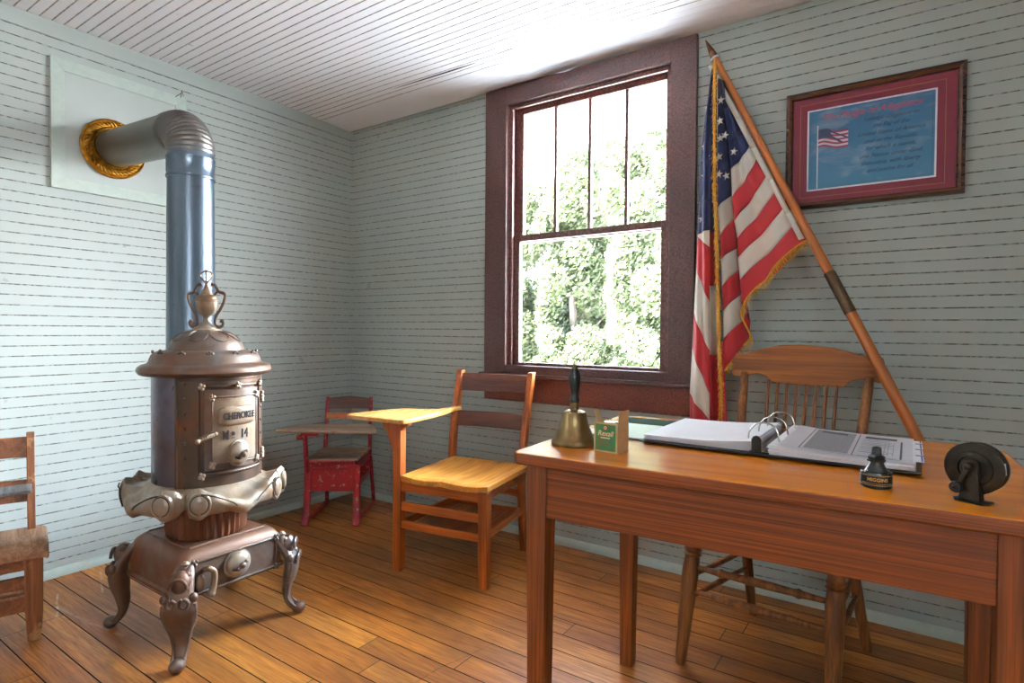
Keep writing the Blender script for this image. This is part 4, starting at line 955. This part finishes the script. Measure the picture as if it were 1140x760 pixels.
mb.box((0, .0355, 0), (.026, .0028, .0004), X=XL @ T(0, 0, 0)); mb.build('lettering', M_cream, pn, smooth=False)
mb = MB(); mb.lathe([(.0065, -.0002), (.0065, .0003)], seg=20, X=XL @ T(0, .060, 0)); mb.lathe([(.0042, 0), (.0042, .0006)], seg=20, m=1, X=XL @ T(0, .060, 0)); mb.lathe([(.002, 0), (.002, .0009)], seg=12, m=0, X=XL @ T(0, .060, 0)); mb.build('seal', [M_pred, M_cream], pn)
mb = MB()
for row, hgt in ((.0275, .005), (.020, .005)):
    for k in range(8): mb.box((-.019+k*.0054, row, 0), (.0012 if k % 2 else .0022, hgt*(.7+.3*(k % 3)/2), .0003), X=XL)
for k in (-1, 1): mb.box((k*.019, .010, 0), (.007, .003, .0003), X=XL)
mb.build('printed_marks', M_pred, pn)
tn = thing('ointment_tin', 'dark round tin with silver lid inside the open green box', 'tin', (2.547, -1.333, DZ+.0015))
mb = MB(); mb.lathe([(.024, 0), (.024, .062), (.0225, .064)], seg=30); mb.build('tin_body', M_black, tn); mb = MB(); mb.lathe([(.0185, .064), (.0185, .071), (.015, .072), (1e-6, .072)], seg=30); mb.build('tin_lid', M_chrome, tn)
# ------------------------------------------------------------------ blotter and binder
def dl(x, y): a = R_(3.2); return (2.855+cos(a)*x-sin(a)*y, -1.09+sin(a)*x+cos(a)*y)
M_gb = plain('green_board', '#263d2a', .9, var=.1); M_gb.node_tree.nodes['Principled BSDF'].inputs['Specular IOR Level'].default_value = .1
bt = thing('desk_blotter', 'pale green desk blotter with dark green strip lying under the open binder', 'blotter', (*dl(-.2, .125), DZ), R_(3.2))
mb = MB(); mb.box((0, 0, .0022), (.56, .374, .0042)); mb.build('backing_board', M_black, bt)
mb = MB(); mb.box((0, -.06, .0049), (.548, .235, .0010)); mb.build('blotting_paper', plain('pale_green_paper', '#c4d3bb', .6, var=.04), bt)
mb = MB(); mb.box((0, .12, .0049), (.548, .125, .0012)); mb.build('corner_strip', M_gb, bt)
bd = thing('ring_binder', 'open black ring binder with white sleeved pages on the desk', 'binder', (2.862, -1.005, DZ+.0050), R_(0))
mb = MB(); mb.box((-.154, 0, .002), (.284, .395, .0035)); mb.box((.165, 0, .002), (.300, .395, .0035)); mb.box((0, 0, .0022), (.05, .395, .004)); mb.build('cover', M_black, bd, bevel=.001)
def stack(x0, x1, y0, y1, z0, z1, up, nm, seed):
    random.seed(seed); mb = MB(); n = 14
    for i in range(n):
        dx, dy = random.uniform(-.003, .003), random.uniform(-.003, .003); a, b = z0+(z1-z0)*i/n, z0+(z1-z0)*(i+.8)/n
        def fn(u, v, b=b, dx=dx, dy=dy): 
            lift = up*(u**3 if up > 0 else (1-u)**3)*abs(1) if True else 0
            return (x0+dx+(x1-x0)*u, y0+dy+(y1-y0)*v, b+abs(lift)*(i/n))
        mb.slab(fn, 8, 1, (b-a))
    return mb.build(nm, M_white, bd, smooth=False)
stack(-.290, -.014, -.175, .180, .004, .0165, .014, 'page_stack', 1); rs = stack(.020, .303, -.188, .175, .004, .0175, -.010, 'page_stack', 2)
def topz(x): u = (x-.035)/.268; return .0176+.010*(1-u)**3
mb = MB()
def pq(x0, x1, y0, y1, m, h=.0002):
    mb.grid(lambda u, v: (x0+(x1-x0)*u, y0+(y1-y0)*v, topz(x0+(x1-x0)*u)+h), 6, 1, m)
pq(.038, .300, -.185, .172, 0, .0004)
pq(.088, .178, -.15, .150, 1, .0009); pq(.100, .160, .105, .135, 2, .0012); pq(.20, .268, .098, .130, 2, .0012)
pq(.186, .188, -.16, .155, 2, .0011); pq(.080, .082, -.16, .155, 2, .0011); pq(.276, .280, -.15, .09, 2, .0011); pq(.08, .28, -.163, -.160, 2, .0011)
random.seed(5)
for k in range(10): pq(.196, .235+random.uniform(0, .03), .075-k*.02, .079-k*.02, 2 if k % 3 == 0 else 1, .0011)
for x in (.245, .252, .262): pq(x, x+.0012, -.12, .06, 1, .0012)
pq(.196, .270, -.155, -.150, 1, .0012)
mb.build('printed_sheet', [M_sheet, plain('newsprint_grey', '#8f8f92', .5, var=.25, scale=220), plain('print_dark', '#3e3d40', .5)], bd, norm=False)
mb = MB()
for k in range(7):
    y = .13-k*.042; mb.box((.310, y, .0165-.0015*(k % 2)), (.020, .036, .0008)); mb.box((.3165, y, .0173-.0015*(k % 2)), (.003, .030, .0008), 1)
mb.build('index_tabs', [M_white, plain('tab_blue', '#2a4a86', .5)], bd)
for y in (-.125, -.005, .110):
    mb = MB(); mb.tube(smooth_path([(-.036, y, .012), (-.036, y, .040), (-.022, y, .062), (.0, y, .068), (.020, y, .062), (.030, y, .046), (.036, y, .010)], 5), .0019, 8); mb.build('ring', M_chrome, bd)
mb = MB(); mb.box((0, 0, .0065), (.022, .36, .005)); mb.build('ring_plate', M_chrome, bd, bevel=.0015)
mb = MB(); mb.prism([(-.011, 0), (.011, 0), (.011, .030), (.007, .037), (0, .040), (-.007, .037), (-.011, .030)], .004, X=T(-.006, -.186, .006) @ RX(pi/2)); mb.box((0, -.187, .006), (.045, .01, .004)); mb.build('ring_lever', M_black, bd, bevel=.001)
# ------------------------------------------------------------------ ink bottle
M_inkgl = N('dark_glass'); M_inkgl = M_inkgl.set(lin('#2b2e2a'), .12, 0, .6)
ib = thing('ink_bottle', 'small dark ink bottle with black stopper near the desk front edge', 'bottle', (3.103, -1.338, DZ), R_(8))
mb = MB(); mb.lathe([(.024, 0), (.026, .002), (.0262, .005), (.0262, .028), (.025, .031), (.019, .034), (.0145, .041), (.0115, .048), (.010, .052)], seg=36); mb.lathe([(.0262, .0295), (.0272, .0305), (.0262, .0315)], seg=36); mb.build('bottle_glass', M_inkgl, ib)
mb = MB(); mb.lathe([(.0266, .005), (.0266, .0265)], seg=40); lb = mb.build('label', M_black, ib)
def wrap(st_, size, z, r, mat, ext=.0002, sp=1):
    vs, fs = text_geo(st_, size, 0, ext, bold=.00015, space=sp); m_ = MB(); m_.add([((r+w_)*sin(x/r), -(r+w_)*cos(x/r), z+y) for x, y, w_ in vs], fs); m_.build('lettering', mat, lb, smooth=False)
M_goldp = plain('label_gold', '#c7a660', .4, .3)
wrap('HIGGINS', .0088, .018, .0269, M_goldp, sp=1.05)
mb = MB()
for z in (.0072, .025): mb.lathe([(.0268, z), (.0270, z+.0004), (.0268, z+.0008)], seg=40)
for k in range(22): a = R_(-150+k*5.5); mb.box((.0269*cos(a), .0269*sin(a), .0108), (.0008, .0014, .0012), X=None)
mb.build('label_lines', M_goldp, lb)
mb = MB(); mb.lathe([(.0105, .049), (.0150, .0495), (.0155, .052), (.0135, .054), (.0145, .0575), (.0125, .060), (.0090, .0615), (.0082, .066), (.0082, .073), (.0065, .0765), (1e-6, .078)], seg=24, rf=lambda r, z, a: r*(1+(.09*sin(6*a) if .048 < z < .0605 else 0))); mb.build('stopper', plain('black_rubber', '#191a19', .5, var=.3), ib)
# ------------------------------------------------------------------ crank device
sh = thing('crank_sharpener', 'dark metal hand-cranked drum device on pedestal near the desk right end', 'sharpener', (3.247, -1.352, DZ), R_(-24))
mb = MB(); mb.prism([(-.026, -.006), (-.020, -.017), (.020, -.017), (.028, -.004), (.028, .012), (-.026, .012)], .0035); mb.build('foot_plate', M_dmetal, sh, bevel=.001)
mb = MB(); a = [(-.016, -.013), (.016, -.013), (.016, .008), (-.016, .008)]; b = [(-.010, -.010), (.010, -.010), (.010, .005), (-.010, .005)]
mb.add([(x, y, .0035) for x, y in a]+[(x, y, .064) for x, y in b], [(3, 2, 1, 0), (4, 5, 6, 7)]+[(i, (i+1) % 4, 4+(i+1) % 4, 4+i) for i in range(4)])
mb.lathe([(.012, -.005), (.0125, .010)], seg=20, X=T(0, 0, .064) @ RX(pi/2)); mb.build('pedestal', M_dmetal, sh, bevel=.0015)
XD = T(.0, .004, .058) @ RX(pi/2)      # +z of this frame points to the front (-y)
mb = MB(); Rr = .0440
mb.lathe([(Rr-.004, -.028), (Rr, -.025), (Rr, -.021), (Rr-.006, -.019), (Rr-.006, -.006), (Rr+.0005, -.004), (Rr+.001, .0005), (Rr-.003, .003), (.030, .003), (.029, .006), (.022, .007), (.021, .003), (.006, .003), (1e-6, .003)], seg=48, X=XD, rf=None)
mb.build('drum', M_dmetal, sh)
mb = MB(); mb.box((Rr-.010, 0, -.015), (.012, .020, .015), X=XD @ RZ(R_(5))); mb.build('white_patch', M_white, sh)  # plain white patch on the side of the drum
mb = MB(); mb.ball((0, -.018, .064), (.0065, .005, .0065)); mb.bar((0, -.017, .064), (-.014, -.019, .028), .007, .003, up=(0, 1, 0)); ck = mb.build('crank_arm', M_dmetal, sh, bevel=.001)
mb = MB(); mb.lathe([(.004, 0), (.009, .002), (.0105, .006), (.009, .011), (.004, .012)], seg=20, X=T(-.015, -.019, .026) @ RX(pi/2)); mb.ball((-.015, -.0315, .026), .0035, 1, 8); mb.build('crank_knob', [M_black, M_dmetal], ck)

# ------------------------------------------------------------------ framed print
fm = thing('framed_print', 'dark framed red-matted print of the pledge with flag hanging on wall', 'framed print', (3.0115, -.003, 1.862))
fw, fh = .2945, .236
mb = MB(); bw = .026
def fmitre(o4, i4, y0, y1, yi, mb, m=0):
    for k in range(4):
        a, b, c_, d = o4[k], o4[(k+1) % 4], i4[(k+1) % 4], i4[k]
        vs = [(a[0], y0, a[1]), (b[0], y0, b[1]), (c_[0], y0, c_[1]), (d[0], y0, d[1]), (a[0], y1, a[1]), (b[0], y1, b[1]), (c_[0], yi, c_[1]), (d[0], yi, d[1])]
        mb.add(vs, [(0, 1, 2, 3), (7, 6, 5, 4), (0, 4, 5, 1), (1, 5, 6, 2), (2, 6, 7, 3), (3, 7, 4, 0)], m)
def rc(a, b, e=0): return [(-a+e, -b+e), (a-e, -b+e), (a-e, b-e), (-a+e, b-e)]
M_fdark = wood('frame_dark', '#4b2a1b', '#341b12', '#1d0f0a', 'X', rough=.25); M_fedge = wood('frame_edge', '#7a4a26', '#5d3218', '#3a1d0e', 'X', rough=.3)
fmitre(rc(fw, fh), rc(fw, fh, .012), 0, -.022, -.026, mb, 0); fmitre(rc(fw, fh, .012), rc(fw, fh, .020), 0, -.026, -.020, mb, 1); fmitre(rc(fw, fh, .020), rc(fw, fh, .025), 0, -.018, -.014, mb, 0)
mb.build('frame', [M_fdark, M_fedge], fm, bevel=.001)
M_mat = plain('burgundy_mat', '#7f1f36', .7, var=.04); M_gline = plain('mat_gold_line', '#a07a3c', .4, .4)
mb = MB(); mb.box((0, -.004, 0), (2*fw-.04, .004, 2*fh-.04)); mb.build('mat', M_mat, fm)
mb = MB(); cx_, cz_ = -.003, -.002; pw, ph = .214, .163
Xc = T(cx_, -.0062, cz_)
def frame_line(a, b, wd, mat, nm, y=0):
    m_ = MB(); fmitre([(x+cx_, z+cz_) for x, z in rc(a, b)], [(x+cx_, z+cz_) for x, z in rc(a, b, wd)], -.0055+y, -.0068+y, -.0068+y, m_); return m_.build(nm, mat, fm, smooth=False)
frame_line(pw+.026, ph+.026, .0018, M_gline, 'gold_line'); frame_line(pw+.0, ph+.0, .006, M_white, 'inner_mat')
def sky_print():
    m = N('printed_sky'); n = m.noise(6, 6, .65, .5, (1, 1, 2.6)); sp = m.n('ShaderNodeSeparateXYZ'); m.l(m.obj(), sp.inputs[0])
    c = m.ramp(m.math('ADD', sp.outputs[2], .2), (.0, lin('#3f86ac')), (.4, lin('#2f6d98')))
    m.set(m.mix(m.ramp(n, (.5, g(0)), (.72, g(.6))), c, lin('#a7b4c4')), .4); return m.mat
mb = MB(); mb.box((cx_, -.0072, cz_), (2*pw-.012, .0012, 2*ph-.012)); pr_ = mb.build('print', sky_print(), fm)
m_ = MB(); frame_in = None; fmitre([(x+cx_, z+cz_) for x, z in rc(pw-.012, ph-.012)], [(x+cx_, z+cz_) for x, z in rc(pw-.012, ph-.012, .0012)], -.0077, -.0081, -.0081, m_); m_.build('print_border', plain('border_blue', '#2a5272', .5), pr_, smooth=False)
XT = T(cx_, -.0082, cz_) @ RX(pi/2)
def ftext(st_, size, x, y, mat, sh_=.45):
    vs, fs = text_geo(st_, size, sh_, .00012, space=.95); m_ = MB(); m_.add([(a+x, b+y, c_) for a, b, c_ in vs], fs, 0, XT); m_.build('lettering', mat, pr_, smooth=False)
M_tred = plain('print_title_red', '#c03a4c', .5); M_tdk = plain('print_text_dark', '#1b2a3c', .5)
ftext('The Pledge of Allegiance', .036, .0, .124, M_tred)
lines = ['I pledge allegiance to', 'the flag of the', 'United States of America', 'and to the Republic', 'for which it stands,', 'one Nation under God,', 'indivisible, with liberty', 'and justice for all.']
for k, tx in enumerate(lines): ftext(tx, .0225, .070, .090-k*.0285, M_tdk)
m_ = MB(); m_.box((-.176, -.032, .0002), (.0035, .245, .0006), X=XT); m_.ball((-.176, .094, 0), (.003, .003, .0006), X=XT); m_.build('printed_pole', M_white, pr_)
m_ = MB()
for k in range(9):
    m_.grid(lambda u, v, k=k: (-.174+.105*u-.006*sin(pi*u), .078-(k+v)*.0078-.014*u**1.5+.004*sin(7*u), .0008), 12, 1, 1 if k % 2 == 0 else 0, X=XT)
m_.grid(lambda u, v: (-.174+.045*u, .078-v*.036-.014*(u*.43)**1.5+.004*sin(3*u), .0011), 6, 1, 2, X=XT)
for t in (0, 1):
    m_.grid(lambda u, v, t=t: (-.165+.07*u+t*.02+.012*v, .070-.055*u*(1-.3*t), .0013), 6, 1, 2, X=XT)
m_.v = m_.v; 
pole_p = m_.build('printed_flag', [plain('print_white', '#d6cfd6', .5), plain('print_flag_red', '#a2304a', .5), plain('print_navy', '#25325c', .5)], pr_, norm=False, smooth=False)
for v in (0,):
    pass
mb = MB(); mb.box((0, -.0125, 0), (2*fw-.046, .0015, 2*fh-.046)); mb.build('glass', glass_mat('picture_glass', ior=1.28), fm)
# fix orientation of the little pole rectangle (built in x,z)
# ------------------------------------------------------------------ flag on its pole
PT, PB = Vector((2.381, -.030, 2.42)), Vector((3.55, -.373, 0))
fg = thing('american_flag', 'stars and stripes flag with gold fringe on wooden pole leaning beside window', 'flag', tuple(PB)); OF = T(-PB.x, -PB.y, 0)
pd = (PB-PT).normalized()
def pole_pt(t): return PT+(PB-PT)*t
def seg_(t0, t1, r0, r1, nm, mat, prof=None, seg=24):
    a, b = pole_pt(t0), pole_pt(t1); L = (b-a).length; X = OF @ T(*a) @ (b-a).to_track_quat('Z', 'X').to_matrix().to_4x4(); m_ = MB()
    m_.lathe(prof and [(r, z*L) for z, r in prof] or [(r0, 0), (r1, L)], seg=seg, X=X); o = m_.build(nm, mat, fg); return o
zq = (PB-PT).to_track_quat('Z', 'X')
pm = MB(); a, b = pole_pt(.035), pole_pt(1)
# pole modelled along its own axis so that the grain follows it
def axis_obj(nm, t0, t1, prof, mat):
    a, b = pole_pt(t0), pole_pt(t1); L = (b-a).length; m_ = MB(); m_.lathe([(r, z*L) for z, r in prof], seg=24)
    o = m_.build(nm, mat, fg); o.matrix_local = OF @ T(*a) @ (b-a).to_track_quat('Z', 'X').to_matrix().to_4x4(); return o
axis_obj('pole_upper', .04, .47, [(0, .0135), (1, .0175)], M_pole)
axis_obj('pole_lower', .47, .996, [(0, .019), (1, .0195)], M_pole)
axis_obj('ferrule', .443, .507, [(0, .0182), (.03, .0205), (.95, .0208), (1, .0198)], iron('worn_brass_ferrule', '#6a5a44', '#5a4530', '#4a3524', .4, .7, 20))
axis_obj('finial', .002, .042, [(0, .002), (.25, .007), (.5, .011), (.62, .0135), (.65, .0115), (.7, .0145), (.95, .0155), (1, .014)], iron('finial_brass', '#8a6a48', '#735034', '#553a26', .4, .5, 20))
m_ = MB(OF); c_ = pole_pt(.043); e1 = pd.orthogonal().normalized(); e2 = pd.cross(e1)
m_.tube([c_+(e1*cos(t*pi/6)+e2*sin(t*pi/6))*.0185 for t in range(12)], .004, 8, closed=True); m_.tube([c_+Vector((.0, -.02, 0)), c_+Vector((.004, -.03, -.03)), c_+Vector((.008, -.024, -.055))], .004, 6); m_.build('tie_ring', M_white, fg)
fc = MB(OF); FM = [M_blue, M_fw, M_fr]
def panel(P, n=14, bulge=.0, sag=0, rip=0, kk=3, ph=0, sub=6):
    L, R, cols = [Vector(q) for q in P['L']], [Vector(q) for q in P['R']], P['c']
    for b, m in enumerate(cols):
        l0, l1, r0, r1 = L[b], L[b+1], R[b], R[b+1]
        def fn(u, v, l0=l0, l1=l1, r0=r0, r1=r1):
            a = l0.lerp(l1, v); c = r0.lerp(r1, v); p = a.lerp(c, u)
            z = p.z; p = p.copy(); p.y -= bulge*sin(pi*u)+rip*sin(kk*pi*u+ph+z*4)*sin(pi*u)
            p.z += sag*sin(pi*u)+.004*sin(2*pi*u)*(1 if sag else 0); return p
        fc.grid(fn, n, sub, m)
panel(FLAG['A'], 18, -.012, -.006, .012, 3, .5); panel(FLAG['B'], 10, .016, 0, .005, 2); panel(FLAG['C'], 16, .022, 0, .012, 3, 1.2); panel(FLAG['D'], 8, -.016, 0, .004); panel(FLAG['E'], 6, .01)
# joins at the folds
for a, b in (('B', 'A'),):
    Lr, Rl = FLAG[a]['R'], FLAG[b]['L']
    for i in range(len(FLAG[a]['c'])):
        m = FLAG[a]['c'][i]; q = [Vector(Lr[i]), Vector(Lr[i+1]), Vector(Rl[i+1]), Vector(Rl[i])]; mid = [(q[0]+q[3])/2+Vector((.012, .03, 0)), (q[1]+q[2])/2+Vector((.012, .03, 0))]
        fc.add([q[0], q[1], mid[1], mid[0], q[2], q[3]], [(0, 1, 2, 3), (3, 2, 4, 5)], m)
# stars, sewn on
for (x, y, z) in STARS:
    rs_ = .0195; rot = random.uniform(-.3, .3); pts = [(x, y-.008, z)]+[(x+(rs_ if k % 2 == 0 else rs_*.40)*sin(k*pi/5+rot)*.85, y-.006, z+(rs_ if k % 2 == 0 else rs_*.40)*cos(k*pi/5+rot)) for k in range(10)]
    fc.add(pts, [(0, 1+(k+1) % 10, 1+k) for k in range(10)], 1)
fc.build('flag_cloth', FM, fg, norm=False, ang=180, solid=.0012)
# white sleeve along the pole
m_ = MB(OF)
ts = [.052, .10, .16, .22, .28, .34, .385]
for i in range(len(ts)-1):
    for t0, t1 in ((ts[i], ts[i+1]),):
        a, b = pole_pt(t0), pole_pt(t1); o1 = Vector((-.019, -.012, -.004)); o2 = Vector((-.038, -.016, -.010))
        m_.add([a+o1, b+o1, b+o2, a+o2], [(0, 1, 2, 3)])
m_.build('pole_sleeve', M_fw, fg, norm=False, solid=.002)
def fringe(path, drop, nm, wdt=.008, outw=Vector((0, 0, -1)), sp=.0035, cord=.004):
    P = smooth_path(path, 8); m_ = MB(OF); random.seed(3)
    m_.tube(P, cord, 6)
    tot = 0
    for i in range(len(P)-1):
        a, b = P[i], P[i+1]; L = (b-a).length; n = max(1, int(L/sp))
        for k in range(n):
            p = a.lerp(b, k/n); o = outw+Vector((random.uniform(-.18, .18), random.uniform(-.25, .1), random.uniform(-.1, .1))); e = p+o*drop*random.uniform(.85, 1.1)
            mid = p.lerp(e, .5)+Vector((random.uniform(-.002, .002), -.002, 0))
            m_.tube([p, mid, e], [.0019, .0017, .0012], 4)
    return m_.build(nm, M_gold, fg)
fringe([Vector(q) for q in FRV], .026, 'edge_fringe', outw=Vector((.42, -.25, -.8)), sp=.004, cord=.006)
fringe([Vector(q) for q in FRV], .026, 'edge_fringe', outw=Vector((-.30, -.1, -.9)), sp=.006, cord=.004)
fringe([Vector(q) for q in FRB], .030, 'bottom_fringe', outw=Vector((.45, -.1, -.85)))
